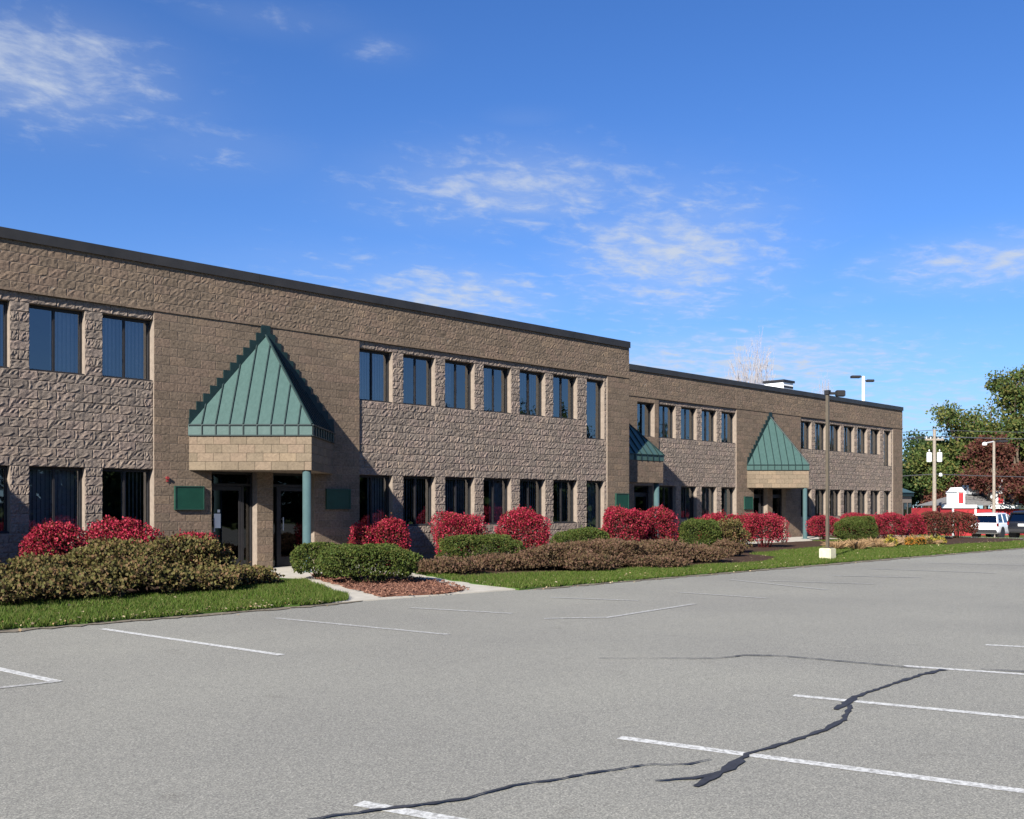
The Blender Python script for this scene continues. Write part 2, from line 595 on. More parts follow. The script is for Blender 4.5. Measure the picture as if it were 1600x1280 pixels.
def wob(pts, amp=0.05, step=0.35, seed=1):
    """polygon outline with an uneven edge"""
    r = random.Random(seed)
    o = []
    n = len(pts)
    for i in range(n):
        a, b = Vector(pts[i]), Vector(pts[(i + 1) % n])
        k = max(1, int((b - a).length / step))
        for j in range(k):
            p = a.lerp(b, j / k)
            o.append((p.x + r.uniform(-amp, amp), p.y + r.uniform(-amp, amp)))
    return o


LAWN_L = [(-30, 13.72), (9.3, 13.70), (10.0, 13.85), (10.25, 14.2), (11.1, 16.2), (12.1, 18.6), (11.6, 19.6), (-30, 19.6)]
LAWN_R = [(13.62, 13.45), (14.4, 13.4), (30, 13.45), (50.3, 13.2), (50.3, 25.2), (47.0, 25.2), (44.6, 22.2), (30, 22.1), (17.0, 22.1), (15.4, 19.2), (14.2, 16.0), (13.7, 14.4)]
sheet('lawn', wob(LAWN_L, 0.07, 0.22, 3), 0.035, M['lawn'], 0.06)
sheet('lawn', wob(LAWN_R, 0.07, 0.22, 4), 0.035, M['lawn'], 0.06)
sheet('walkway', [(9.6, 13.75), (13.75, 13.5), (13.85, 14.5), (14.3, 16.1), (15.5, 19.2), (17.1, 22.2), (15.3, 22.29), (11.4, 22.29), (11.4, 19.6), (12.0, 18.6), (11.1, 16.2), (10.2, 14.2)],
      0.02, M['concrete'], 0.06)
ISLAND = [(10.75, 13.9), (12.0, 13.62), (12.6, 13.9), (13.45, 15.4), (14.0, 17.2), (13.9, 19.2), (13.0, 19.4), (12.35, 18.2), (11.5, 16.0)]
sheet('mulch_bed', wob(ISLAND, 0.06, 0.3, 9), 0.05, M['mulch'], 0.07)
sheet('mulch_bed', wob([(-28, 17.1), (9.4, 16.9), (10.9, 17.6), (11.55, 18.9), (11.5, 22.1), (-28, 22.1)], 0.06, 0.4, 6), 0.055, M['mulch_dark'], 0.05)
sheet('mulch_bed', wob([(14.7, 16.3), (20.5, 15.0), (24.5, 14.6), (27.2, 15.6), (28.2, 17.5), (36.0, 18.8), (40.5, 19.2), (40.6, 22.05), (17.4, 22.05), (16.0, 19.4)], 0.06, 0.4, 7), 0.055, M['mulch_dark'], 0.05)
sheet('mulch_bed', wob([(40.0, 15.9), (50.1, 15.2), (50.2, 24.6), (46.8, 24.6), (44.8, 21.6), (42.0, 18.0)], 0.06, 0.4, 8), 0.055, M['mulch_dark'], 0.05)
sheet('walkway', [(28.3, 22.35), (44.4, 22.35), (46.9, 25.3), (46.9, 25.7), (28.3, 25.7)], 0.03, M['concrete'], 0.05)


SOIL = wob([(-30, 13.45), (9.4, 13.5), (10.3, 13.7), (10.0, 14.1), (-30, 14.1)], 0.09, 0.16, 21)
sheet('soil_edge', SOIL, 0.011, M['soil'])
sheet('soil_edge', wob([(13.9, 13.22), (50.2, 13.0), (50.2, 13.8), (14.0, 13.9)], 0.09, 0.16, 22), 0.011, M['soil'])


# painted stall lines and crack sealant: parts of the parking lot
def ribbon(name, pts, widths, z, mat, seed=0, jit=0.0):
    r = random.Random(seed)
    P = [Vector((p[0], p[1])) for p in pts]
    if jit:
        Q, W = [], []
        for i in range(len(P) - 1):
            k = max(1, int((P[i + 1] - P[i]).length / 0.06))
            for j in range(k):
                Q.append(P[i].lerp(P[i + 1], j / k) + Vector((r.uniform(-jit, jit), r.uniform(-jit, jit))))
                W.append((widths[i] * (1 - j / k) + widths[i + 1] * j / k) * r.uniform(0.45, 1.45))
        Q.append(P[-1]); W.append(widths[-1])
        P, widths = Q, W
    V, F = [], []
    for i, p in enumerate(P):
        a = P[max(0, i - 1)]
        b = P[min(len(P) - 1, i + 1)]
        d = (b - a).normalized()
        nrm = Vector((-d.y, d.x))
        for s in (1, -1):
            q = p + nrm * (s * widths[i] / 2)
            V.append((q.x, q.y, z))
    for i in range(len(P) - 1):
        F.append((2 * i, 2 * i + 1, 2 * i + 3, 2 * i + 2))
    return MB().add(V, F).build(name, mat, lot)


def stall(p0, p1, w=0.10, worn=False, ext=0.0):
    a, b = ground(*p0), ground(*p1)
    if ext:
        b = a + (b - a).normalized() * ext
    stall.n += 1
    ribbon('stall_line', [a.xy, b.xy], [w, w], 0.003 + 0.00025 * stall.n, M['worn_road_paint' if worn else 'road_paint'])


stall.n = 0
stall((968, 1153), (1600, 1237), 0.10, False, 5.4)
stall((1240, 1087), (1600, 1122), 0.10, False, 5.4)
stall((1412, 1041), (1600, 1054), 0.10, False, 5.4)
stall((1540, 1008), (1600, 1011), 0.10, False, 5.4)
stall((560, 1256), (700, 1281), 0.10, False, 5.0)
stall((160, 983), (440, 1024), 0.10)
stall((430, 966), (700, 992), 0.10, True)
stall((-160, 1011), (90, 1066), 0.10)
stall((-40, 1080), (92, 1065), 0.09, True)
stall((640, 950), (800, 959), 0.10, True)
stall((850, 967), (955, 965), 0.10, True)
stall((945, 966), (1085, 944), 0.10, True)
stall((860, 934), (997, 939), 0.10, True)
stall((1060, 926), (1197, 935), 0.10, True)
stall((1140, 906), (1292, 922), 0.10, True)
stall((1200, 908), (1365, 913), 0.10, True)
stall((1300, 900), (1440, 903), 0.10, True)
stall((1360, 889), (1555, 896), 0.10, True)
stall((1450, 880), (1620, 884), 0.10, True)


def crack(pts, w, seed):
    P = [ground(*p).xy for p in pts]
    n = len(P)
    if isinstance(w, float):
        w = [w * (0.35 if i in (0, n - 1) else 1.0) for i in range(n)]
    ribbon('crack_sealant', P, [q * 0.72 for q in w], 0.008 + 0.001 * seed, M['tar'], seed, 0.009)


crack([(1476, 1047), (1440, 1055), (1392, 1071), (1336, 1090), (1325, 1098), (1306, 1110)], [0.10, 0.09, 0.05, 0.06, 0.11, 0.05], 1)
crack([(1330, 1103), (1318, 1126), (1292, 1141), (1230, 1162), (1168, 1180), (1148, 1194), (1125, 1210), (1086, 1231)], [0.05, 0.07, 0.05, 0.05, 0.06, 0.09, 0.08, 0.05], 2)
crack([(1148, 1199), (1120, 1211), (1085, 1218), (1022, 1222)], 0.05, 3)
crack([(480, 1283), (560, 1272), (640, 1262), (725, 1251), (800, 1230), (870, 1220), (940, 1208), (1005, 1197), (1075, 1196), (1112, 1189)], [0.03, 0.045, 0.05, 0.045, 0.05, 0.04, 0.04, 0.03, 0.025, 0.012], 4)
crack([(935, 1030), (1040, 1030), (1120, 1030), (1165, 1025), (1220, 1026), (1330, 1036), (1440, 1046)], [0.015, 0.02, 0.04, 0.045, 0.045, 0.045, 0.03], 5)
crack([(1533, 1047), (1600, 1051), (1680, 1055)], 0.05, 6)

# ------------------------------------------------------------------ office building
C_ = 0.2029                  # block course
BL = 0.39                    # block length
MOD = 4 * BL                 # window module
H_TOP = 36 * C_              # top of block work
BAND = 30 * C_
V1, V2 = 22.3, 25.75
KC = 2.05                    # how far a canopy stands out
U_MAIN0, U_MAIN1 = -8.0, 28.15
U2_END = 58.15
UP0, UP1 = 22 * C_, 29 * C_
LO0, LO1 = 5 * C_, 12 * C_
TALLU, TALLL = 19 * C_, 2 * C_
APEX_Z, EAVE_Z, STRIP_Z, SOF_Z = 5.86, 3.52, 16 * C_, 12 * C_
WW = 3 * BL

bld = empty('office_building', (V1, V1, 0))
bld.location = (18, V1, 0)
tag(bld, 'long two storey tan concrete block office building with green metal entrance canopies', 'building')


def bparent(o):
    o.parent = bld
    o.matrix_parent_inverse = Matrix.Translation((-18, -V1, 0))
    return o


def wing_windows(apex_list, u0, u1):
    """(start, kind) of window columns between the entrance zones"""
    return []


# window columns
main_cols = [16.46 + MOD * k for k in range(6)] + [10.64 - WW - MOD * k for k in range(3)]
main_tall = [16.46 + MOD * 6 + 0.1]
w2_cols = [40.45 - WW - MOD * k for k in range(5)] + [46.35 + MOD * k for k in range(6)]
w2_tall = [46.35 + MOD * 6 + 0.1]
apex_main = [3.42, 13.55]
apex_w2 = [32.6, 43.4]
TW = 0.92


def openings(cols, talls, apexes, skip_lower=()):
    L = []
    for c in cols:
        L.append((c, c + WW, UP0, UP1, 'window'))
        if not any(abs(c - s) < 0.05 for s in skip_lower):
            L.append((c, c + WW, LO0, LO1, 'window'))
    for c in talls:
        L.append((c, c + TW, TALLU, UP1, 'tall'))
        L.append((c, c + TW, TALLL, LO1, 'tall'))
    for a in apexes:
        L.append((a - 1.46, a - 0.23, 0.0, SOF_Z - 0.005, 'door'))
        L.append((a + 0.23, a + 1.46, 0.0, SOF_Z - 0.005, 'door'))
    return L


op1 = openings(main_cols, main_tall, apex_main)
op2 = openings(w2_cols, w2_tall, apex_w2, skip_lower=[w2_cols[4]])
SPLIT1 = [(6.33, 10.64), (16.46, 26.95)]
SPLIT2 = [(34.5, 40.45), (46.35, 56.9)]
REC = 0.05                   # split panels stand back from the ground-face piers


def face_off(u, z, splits):
    if z > BAND - 0.01:
        return 0.0
    for a, b in splits:
        if a - 1e-4 <= u < b - 1e-4:
            return REC
    return 0.0


def free_runs(z0, z1, u0, u1, ops):
    cuts = sorted([(max(a, u0), min(b, u1)) for (a, b, p, q, _) in ops if p < z1 - 1e-3 and q > z0 + 1e-3 and a < u1 and b > u0])
    runs, c = [], u0
    for a, b in cuts:
        if a > c + 0.02:
            runs.append((c, a))
        c = max(c, b)
    if c < u1 - 0.02:
        runs.append((c, u1))
    return runs


blocks = []                  # u0,u1,z0,z1,vface,rough


def lay(V, U0, U1, ops, splits):
    core = MB()
    edges = sorted({U0, U1} | {e for s in splits for e in s if U0 < e < U1})
    zs = sorted({0.0, BAND, H_TOP} | {o[2] for o in ops} | {o[3] for o in ops})
    for a, b in zip(edges[:-1], edges[1:]):
        for z0, z1 in zip(zs[:-1], zs[1:]):
            off = face_off((a + b) / 2, (z0 + z1) / 2, splits)
            for r0, r1 in free_runs(z0, z1, a, b, ops):
                core.box(r0, r1, V + off + (0.011 if off else 0.005), V + 0.34, z0, z1)
    bparent(core.build('wall_core', M['core']))
    for k in range(36):
        z0, z1 = k * C_, (k + 1) * C_
        for a, b in zip(edges[:-1], edges[1:]):
            off = face_off((a + b) / 2, (z0 + z1) / 2, splits)
            rough = 1 if off > 0 else (2 if z0 > BAND - 0.01 else 0)
            for r0, r1 in free_runs(z0, z1, a, b, ops):
                # running bond laid out from a common origin
                o = a + (BL / 2 if k % 2 else 0)
                n0 = math.floor((r0 - o) / BL + 1e-6)
                pts = [r0]
                p = o + (n0 + 1) * BL
                while p < r1 - 0.06:
                    if p > r0 + 0.06:
                        pts.append(p)
                    p += BL
                pts.append(r1)
                for q0, q1 in zip(pts[:-1], pts[1:]):
                    blocks.append((q0, q1, z0, z1, V + off, rough))


lay(V1, U_MAIN0, U_MAIN1, op1, SPLIT1)
lay(V2, U_MAIN1 + 0.02, U2_END, op2, SPLIT2)

NX, NZ = 8, 5
gx = np.array([0.0, 0.05, 0.2, 0.36, 0.5, 0.65, 0.8, 0.95, 1.0])
gz = np.array([0.0, 0.09, 0.36, 0.63, 0.91, 1.0])


def block_template():
    V, F = [], []
    for j in range(NZ + 1):
        for i in range(NX + 1):
            V.append((gx[i], 0, gz[j]))
    W = NX + 1
    for j in range(NZ):
        for i in range(NX):
            F.append((j * W + i, j * W + i + 1, (j + 1) * W + i + 1, (j + 1) * W + i))
    ring = [i for i in range(W)] + [j * W + NX for j in range(1, NZ + 1)] + [NZ * W + i for i in range(NX - 1, -1, -1)] + [j * W for j in range(NZ - 1, 0, -1)]
    b = len(V)
    for r in ring:
        V.append((V[r][0], 1, V[r][2]))
    n = len(ring)
    for k in range(n):
        F.append((ring[k], b + k, b + (k + 1) % n, ring[(k + 1) % n]))
    return np.array(V, float), np.array(F, int), ring


TV, TF, TR = block_template()
NG = (NX + 1) * (NZ + 1)
border = np.zeros(NG, bool)
border[TR] = True


def block_verts(L, Hh, rough):
    V = TV.copy()
    amp, proud, edge = ((0.0012, 0.001, 0.0015), (0.0068, 0.005, 0.006), (0.0038, 0.002, 0.0025))[rough]
    g = (0.0035, 0.004, 0.0035)[rough]
    V[:, 0] = g + V[:, 0] * (L - 2 * g)
    V[:, 2] = g + V[:, 2] * (Hh - 2 * g)
    y = V[:, 1] * 0.06
    inn = ~border
    d = np.where(border, edge * rng.uniform(0.1, 1.5, NG) + rng.normal(0, amp * 0.45, NG), -proud + rng.normal(0, amp, NG))
    y[:NG] = d
    if rough == 1:
        ii = np.where(inn)[0]
        V[ii, 0] += rng.normal(0, 0.010, len(ii)) * min(1, L / 0.39)
        V[ii, 2] += rng.normal(0, 0.008, len(ii))
    V[:, 1] = y
    return V


def bdist(b):
    u, z = (b[0] + b[1]) / 2, (b[2] + b[3]) / 2
    t = (u - b[4]) / (u + b[4])
    x = 800 + FPX * t
    D = 0.7071 * (u + b[4])
    yy = 790 - (z - EYE) * FPX / D
    vis = -5 < x < 1610 and yy < 880
    return (0 if vis else 1, D / max(0.05, min(0.39, b[1] - b[0])))


blocks.sort(key=bdist)
near, rest = blocks[:290], blocks[290:]
cache = {}
for b in near:
    L = round(b[1] - b[0], 2)
    key = (L, b[5], random.randrange(7))
    if key not in cache:
        me = np_mesh('block', block_verts(L, C_, b[5]), TF, 4)
        me.materials.append(M['split' if b[5] == 1 else 'smooth'])
        cache[key] = me
    o = link('block', cache[key])
    o.location = (b[0], b[4], b[2])
    bparent(o)
for rough_set, matn in (((1,), 'split'), ((0, 2), 'smooth')):
    VV, FF, n = [], [], 0
    for b in rest:
        if b[5] not in rough_set:
            continue
        v = block_verts(b[1] - b[0], b[3] - b[2], b[5]) + np.array([b[0], b[4], b[2]])
        VV.append(v)
        FF.append(TF + n)
        n += len(v)
    me = np_mesh('block_courses', np.concatenate(VV), np.concatenate(FF), 4)
    o = link('block_courses', me, M[matn])
    o['kind'] = 'stuff'
    bparent(o)

# shell: end walls, rear, roof decks, floor slab
YB = 46.0
b = MB()
b.box(U_MAIN1 - 0.30, U_MAIN1, V1 + 0.342, YB, 0, H_TOP - 0.01)
b.box(U_MAIN0, U_MAIN0 + 0.3, V1 + 0.342, YB, 0, H_TOP - 0.01)
b.box(U_MAIN0, U_MAIN1, YB + 0.002, YB + 0.3, 0, H_TOP - 0.01)
b.box(U2_END - 0.30, U2_END, V2 + 0.342, YB, 0, H_TOP - 0.01)
b.box(U_MAIN1 + 0.3, U2_END, YB + 0.004, YB + 0.3, 0, H_TOP - 0.012)
bparent(b.build('side_wall', M['core']))
b = MB()
b.box(U_MAIN0 + 0.31, U_MAIN1 - 0.31, V1 + 0.345, YB - 0.01, H_TOP - 0.5, H_TOP - 0.3)
b.box(U_MAIN1 + 0.01, U2_END - 0.31, V2 + 0.345, YB - 0.01, H_TOP - 0.5, H_TOP - 0.3)
bparent(b.build('roof', M['roofing']))
b = MB()
b.box(U_MAIN0 + 0.31, U_MAIN1 - 0.31, V1 + 0.5, YB - 0.01, 3.1, 3.4)
b.box(U_MAIN1 + 0.01, U2_END - 0.31, V2 + 0.5, YB - 0.01, 3.1, 3.4)
b.box(U_MAIN0 + 0.31, U_MAIN1 - 0.31, V1 + 5, V1 + 5.1, 0, 3.09)
b.box(U_MAIN1 + 0.01, U2_END - 0.31, V2 + 5, V2 + 5.1, 0, 3.09)
b.box(U_MAIN0 + 0.31, U_MAIN1 - 0.31, V1 + 5, V1 + 5.1, 3.41, H_TOP - 0.51)
b.box(U_MAIN1 + 0.01, U2_END - 0.31, V2 + 5, V2 + 5.1, 3.41, H_TOP - 0.51)
bparent(b.build('floor_slab', M['interior']))


# metal coping, in lengths
def coping(pts_fn, u0, u1, V):
    u = u0
    while u < u1 - 0.01:
        e = min(u + 3.05, u1)
        b = MB()
        b.box(u + 0.003, e - 0.003, V - 0.045, V + 0.36, H_TOP - 0.14, H_TOP + 0.05)
        b.box(u + 0.003, e - 0.003, V - 0.06, V - 0.047, H_TOP - 0.16, H_TOP + 0.06)
        bparent(b.build('coping', M['coping']))
        u = e


coping(None, U_MAIN0, U_MAIN1, V1)
coping(None, U_MAIN1 + 0.05, U2_END, V2)
for uu, va in ((U_MAIN1, V1), (U2_END, V2)):
    bparent(MB().box(uu - 0.33, uu + 0.045, va + 0.365, YB, H_TOP - 0.135, H_TOP + 0.052).build('coping', M['coping']))
# thin corbel under the top band
b = MB()
for V, ua, ub in ((V1, U_MAIN0, U_MAIN1), (V2, U_MAIN1 + 0.03, U2_END)):
    u = ua
    while u < ub - 0.05:
        e = min(u + BL * 2, ub)
        b.box(u + 0.004, e - 0.004, V - 0.022 - random.uniform(0, 0.008), V + 0.02, BAND - 0.004, BAND + 0.05)
        u = e
o = b.build('drip_course', M['smooth'])
o['kind'] = 'stuff'
bparent(o)


# ---- windows
def window(u0, u1, z0, z1, V, kind, seed):
    r = random.Random(seed)
    yf = V + 0.215
    f = MB()
    fw = 0.045
    f.box(u0 + 0.002, u0 + fw, yf, yf + 0.07, z0 + 0.002, z1 - 0.002)
    f.box(u1 - fw, u1 - 0.002, yf, yf + 0.07, z0 + 0.002, z1 - 0.002)
    f.box(u0 + fw, u1 - fw, yf + 0.001, yf + 0.07, z1 - fw - 0.02, z1 - 0.002)
    f.box(u0 + fw, u1 - fw, yf + 0.001, yf + 0.07, z0 + 0.002, z0 + fw)
    w = bparent(f.build('window', M['bronze']))
    # sloping metal sill
    s = MB()
    s.add([(u0 + 0.004, V + 0.06, z0 + 0.004), (u1 - 0.004, V + 0.06, z0 + 0.004), (u1 - 0.004, yf - 0.001, z0 + 0.004), (u0 + 0.004, yf - 0.001, z0 + 0.004),
           (u0 + 0.004, V + 0.06, z0 + 0.02), (u1 - 0.004, V + 0.06, z0 + 0.02), (u1 - 0.004, yf - 0.001, z0 + 0.055), (u0 + 0.004, yf - 0.001, z0 + 0.055)],
          [(0, 3, 2, 1), (4, 5, 6, 7), (0, 1, 5, 4), (1, 2, 6, 5), (2, 3, 7, 6), (3, 0, 4, 7)])

    def sub(o):
        o.parent = w
        return o
    sub(s.build('sill', M['bronze']))
    lower = z1 < 3
    gm = M['glass']
    if kind == 'window':
        um = u0 + (u1 - u0) * 0.48
        sub(MB().box(um - 0.022, um + 0.022, yf - 0.004, yf + 0.066, z0 + fw, z1 - fw - 0.02).build('mullion', M['bronze']))
        spans = [(u0 + fw, um - 0.022, 0.03), (um + 0.022, u1 - fw, 0.045)]
    else:
        spans = [(u0 + fw, u1 - fw, 0.035)]
    for a, c, dy in spans:
        tilt = r.uniform(-0.006, 0.006)
        p = MB().add([(a, yf + dy + tilt, z0 + fw), (c, yf + dy - tilt, z0 + fw), (c, yf + dy - tilt, z1 - fw - 0.02), (a, yf + dy + tilt, z1 - fw - 0.02)], [(0, 1, 2, 3)])
        sub(p.build('pane', gm))
    # vertical blinds hanging behind the glass
    nsl = int((u1 - u0) / 0.085)
    mode = r.random()
    ang = r.uniform(0.15, 0.9)
    bb = MB()
    lo, hi = (0, nsl) if mode < 0.6 else ((0, nsl // 2) if mode < 0.8 else (nsl // 2, nsl))
    for i in range(lo, hi):
        c = u0 + (i + 0.5) * (u1 - u0) / nsl
        a = ang + r.uniform(-0.08, 0.08)
        dx, dy = 0.045 * math.cos(a), 0.045 * math.sin(a)
        y = yf + 0.19
        bb.add([(c - dx, y - dy, z0 + 0.06), (c + dx, y + dy, z0 + 0.06), (c + dx, y + dy, z1 - 0.05), (c - dx, y - dy, z1 - 0.05)], [(0, 1, 2, 3)])
    bb.box(u0 + 0.02, u1 - 0.02, yf + 0.16, yf + 0.22, z1 - 0.045, z1 - 0.01)
    if hi > lo:
        sub(bb.build('blind', M['blind']))


k = 0
for ops, V in ((op1, V1), (op2, V2)):
    for (a, c, z0, z1, kind) in ops:
        if kind in ('window', 'tall'):
            k += 1
            window(a, c, z0, z1, V, kind, k * 7 + 3)


def storefront(u0, u1, z1, V, door_left, notice):
    yf = V + 0.22
    dw = 0.93
    d0, d1 = (u0 + 0.03, u0 + 0.03 + dw) if door_left else (u1 - 0.03 - dw, u1 - 0.03)
    s0, s1 = (d1, u1 - 0.03) if door_left else (u0 + 0.03, d0)
    fr = MB()
    fr.box(u0 + 0.002, u0 + 0.05, yf, yf + 0.1, 0.03, z1 - 0.003)
    fr.box(u1 - 0.05, u1 - 0.002, yf, yf + 0.1, 0.03, z1 - 0.003)
    fr.box(u0 + 0.05, u1 - 0.05, yf + 0.001, yf + 0.1, z1 - 0.06, z1 - 0.003)
    fr.box(u0 + 0.05, u1 - 0.05, yf + 0.001, yf + 0.1, 2.08, 2.14)
    m = s0 if door_left else s1
    fr.box(m - 0.03, m + 0.03, yf - 0.002, yf + 0.1, 0.03, 2.08)
    w = bparent(fr.build('storefront_frame', M['bronze']))

    def pane(a, c, p, q, y):
        x = MB().add([(a, y, p), (c, y, p), (c, y, q), (a, y, q)], [(0, 1, 2, 3)]).build('pane', M['glass_dark'])
        x.parent = w
    pane(u0 + 0.05, u1 - 0.05, 2.14, z1 - 0.06, yf + 0.05)
    pane(min(s0, s1) + 0.02, max(s0, s1) - 0.03, 0.06, 2.08, yf + 0.05)
    ds = MB()
    a, c = d0 + 0.03, d1 - 0.03
    ds.box(a, a + 0.07, yf + 0.01, yf + 0.06, 0.05, 2.07)
    ds.box(c - 0.07, c, yf + 0.01, yf + 0.06, 0.05, 2.07)
    ds.box(a + 0.07, c - 0.07, yf + 0.011, yf + 0.06, 0.05, 0.28)
    ds.box(a + 0.07, c - 0.07, yf + 0.011, yf + 0.06, 1.97, 2.07)
    dr = bparent(ds.build('door', M['bronze']))
    p = MB().add([(a + 0.07, yf + 0.035, 0.28), (c - 0.07, yf + 0.035, 0.28), (c - 0.07, yf + 0.035, 1.97), (a + 0.07, yf + 0.035, 1.97)], [(0, 1, 2, 3)]).build('pane', M['glass_dark'])
    p.parent = dr
    hx = a + 0.10
    h = MB().tube((hx, yf - 0.05, 0.95), (hx, yf - 0.05, 1.3), 0.015, 0.015).tube((hx, yf + 0.03, 1.0), (hx, yf - 0.05, 1.0), 0.01, 0.01).tube((hx, yf + 0.03, 1.25), (hx, yf - 0.05, 1.25), 0.01, 0.01).build('handle', M['steel'])
    h.parent = dr
    if notice:
        q = MB().box(a + 0.13, a + 0.31, yf + 0.024, yf + 0.03, 1.05, 1.40).box(a + 0.22, a + 0.29, yf + 0.022, yf + 0.028, 1.43, 1.50).build('notice', M['paper'])
        q.parent = dr


for ops, V in ((op1, V1), (op2, V2)):
    for (a, c, z0, z1, kind) in ops:
        if kind == 'door':
            ap = min(apex_main + apex_w2, key=lambda q: abs(q - (a + c) / 2))
            storefront(a, c, z1, V, (a + c) / 2 < ap, abs(ap - 13.55) < 0.1 and (a + c) / 2 < ap)
            bparent(MB().box(a + 0.01, c - 0.01, V + 0.02, V + 0.34, 0.0, 0.028).build('threshold', M['concrete']))


# ---- entrance canopies: a beam of block on a post, 45 degrees to the wall, green metal roof
def canopy(ua, V, block_parts):
    A, B, Cc, Pp = Vector((ua - KC, V)), Vector((ua, V - KC)), Vector((ua + KC, V)), Vector((ua, V))
    oh = 0.015
    y1 = V - 0.004
    # roof solid
    A2, B2, C2 = Vector((ua - KC - oh * 1.414, y1)), Vector((ua, V - KC - oh * 1.414)), Vector((ua + KC + oh * 1.414, y1))
    b = MB()
    vs = [(A2.x, A2.y, STRIP_Z), (B2.x, B2.y, STRIP_Z), (C2.x, C2.y, STRIP_Z), (A2.x, A2.y, EAVE_Z), (B2.x, B2.y, EAVE_Z), (C2.x, C2.y, EAVE_Z), (ua, y1, APEX_Z)]
    b.add(vs, [(0, 2, 1), (0, 1, 4, 3), (1, 2, 5, 4), (3, 4, 6), (4, 5, 6), (0, 3, 6, 5, 2)])
    rf = bparent(b.build('canopy_roof', M['green_metal']))

    def sub(o, par):
        o.parent = par
        o.matrix_parent_inverse = par.matrix_parent_inverse @ Matrix.Identity(4)
        o.matrix_parent_inverse = Matrix.Identity(4)
        return o
    apex = Vector((ua, y1, APEX_Z))
    for (S, E) in ((A2, B2), (B2, C2)):
        S3, E3 = Vector((S.x, S.y, EAVE_Z)), Vector((E.x, E.y, EAVE_Z))
        L = (E3 - S3).length
        along = (E3 - S3).normalized()
        nrm = (E3 - S3).cross(apex - S3).normalized()
        outw = Vector((along.y, -along.x, 0))
        if nrm.z < 0:
            nrm = -nrm
        up = (apex - S3) - along * (apex - S3).dot(along)
        mid = (apex - S3).dot(along)
        full = up.length
        upd = up.normalized()
        n = 9
        for i in range(1, n):
            s = L * i / n
            fr = s / mid if s < mid else (L - s) / (L - mid)
            ln = full * fr
            p = S3 + along * s
            c = p + upd * (ln / 2) + nrm * 0.016
            q = MB().obox(c, along * 0.013, upd * (ln / 2), nrm * 0.018)
            q.obox(p + outw * 0.014 - Vector((0, 0, (EAVE_Z - STRIP_Z) / 2)), along * 0.013, outw * 0.016, Vector((0, 0, (EAVE_Z - STRIP_Z) / 2)))
            sub(q.build('seam', M['green_dark']), rf)
        # drip trim along the eave
        q = MB().obox((S3 + E3) / 2 + outw * 0.016 + Vector((0, 0, -0.012)), along * (L / 2 - 0.01), outw * 0.018, Vector((0, 0, 0.016)))
        sub(q.build('eave_trim', M['green_dark']), rf)
        q = MB().obox((S3 + E3) / 2 + outw * 0.01 + Vector((0, 0, STRIP_Z - EAVE_Z + 0.012)), along * (L / 2 - 0.01), outw * 0.014, Vector((0, 0, 0.014)))
        sub(q.build('eave_trim', M['green_dark']), rf)
    # ridge cap on the hip
    B3 = Vector((B2.x, B2.y, EAVE_Z))
    q = MB().tube(B3 + Vector((0, 0, 0.01)), apex + Vector((0, -0.03, 0.01)), 0.03, 0.03, 6)
    sub(q.build('ridge_cap', M['green_dark']), rf)
    # stepped flashing on the wall, one step for each course
    for sg in (-1, 1):
        q = MB()
        nz = int((APEX_Z - EAVE_Z) / C_) + 1
        z = EAVE_Z - 0.05
        i = 0
        while z < APEX_Z + 0.12:
            zt = z + C_
            def ul(zz):
                f = min(max((zz - EAVE_Z) / (APEX_Z - EAVE_Z), -0.05), 1.0)
                return KC * (1 - f)
            w0 = ul(zt) - 0.12
            w1 = ul(z) + 0.13
            w0 = max(w0, 0.001)
            w1 = min(w1, KC + 0.01)
            xa, xb = sorted((ua + sg * w0, ua + sg * w1))
            q.box(xa, xb, V - 0.034 - 0.001 * (i % 2), V - 0.012 + 0.02, z, zt + 0.0)
            z = zt
            i += 1
        bparent(q.build('flashing', M['green_dark']))
    # block beam
    core = MB().prism([(A.x + 0.03, y1), (B.x, B.y + 0.03), (Cc.x - 0.03, y1)], SOF_Z, STRIP_Z + 0.01)
    fa = bparent(core.build('canopy_beam', M['core']))
    VV, FF, n = [], [], 0
    for (S, E) in ((A, B), (B, Cc)):
        L = (E - S).length
        al = (E - S).normalized()
        ang = math.atan2(al.y, al.x)
        rot = Matrix.Rotation(ang, 4, 'Z')
        for kk in range(4):
            p = 0.0
            first = BL / 2 if kk % 2 else BL
            stops = [0.0]
            q = first
            while q < L - 0.08:
                stops.append(q)
                q += BL
            stops.append(L)
            for s0, s1 in zip(stops[:-1], stops[1:]):
                ln = s1 - s0
                base = Vector((S.x + al.x * s0, S.y + al.y * s0, SOF_Z + kk * C_))
                v = block_verts(ln, C_, 0)
                if block_parts:
                    me = np_mesh('block', v, TF, 4)
                    me.materials.append(M['beam_block'])
                    o = link('block', me)
                    o.location = base
                    o.rotation_euler = (0, 0, ang)
                    o.parent = fa
                else:
                    ca, sa = math.cos(ang), math.sin(ang)
                    w = v.copy()
                    w[:, 0] = v[:, 0] * ca - v[:, 1] * sa + base.x
                    w[:, 1] = v[:, 0] * sa + v[:, 1] * ca + base.y
                    w[:, 2] += base.z
                    VV.append(w); FF.append(TF + n); n += len(w)
    if VV:
        o = link('block_courses', np_mesh('block_courses', np.concatenate(VV), np.concatenate(FF), 4), M['beam_block'])
        o['kind'] = 'stuff'
        o.parent = fa
    # post
    p = MB().lathe((ua, V - KC + 0.2, 0), [(0.16, 0.02), (0.16, 0.045), (0.10, 0.05), (0.10, SOF_Z - 0.001)], 20)
    po = p.mesh('post')
    for f in po.polygons:
        f.use_smooth = len(f.vertices) == 4
    bparent(link('post', po, M['green_post']))


canopy(apex_main[0], V1, False)
canopy(apex_main[1], V1, True)
canopy(apex_w2[1], V2, False)


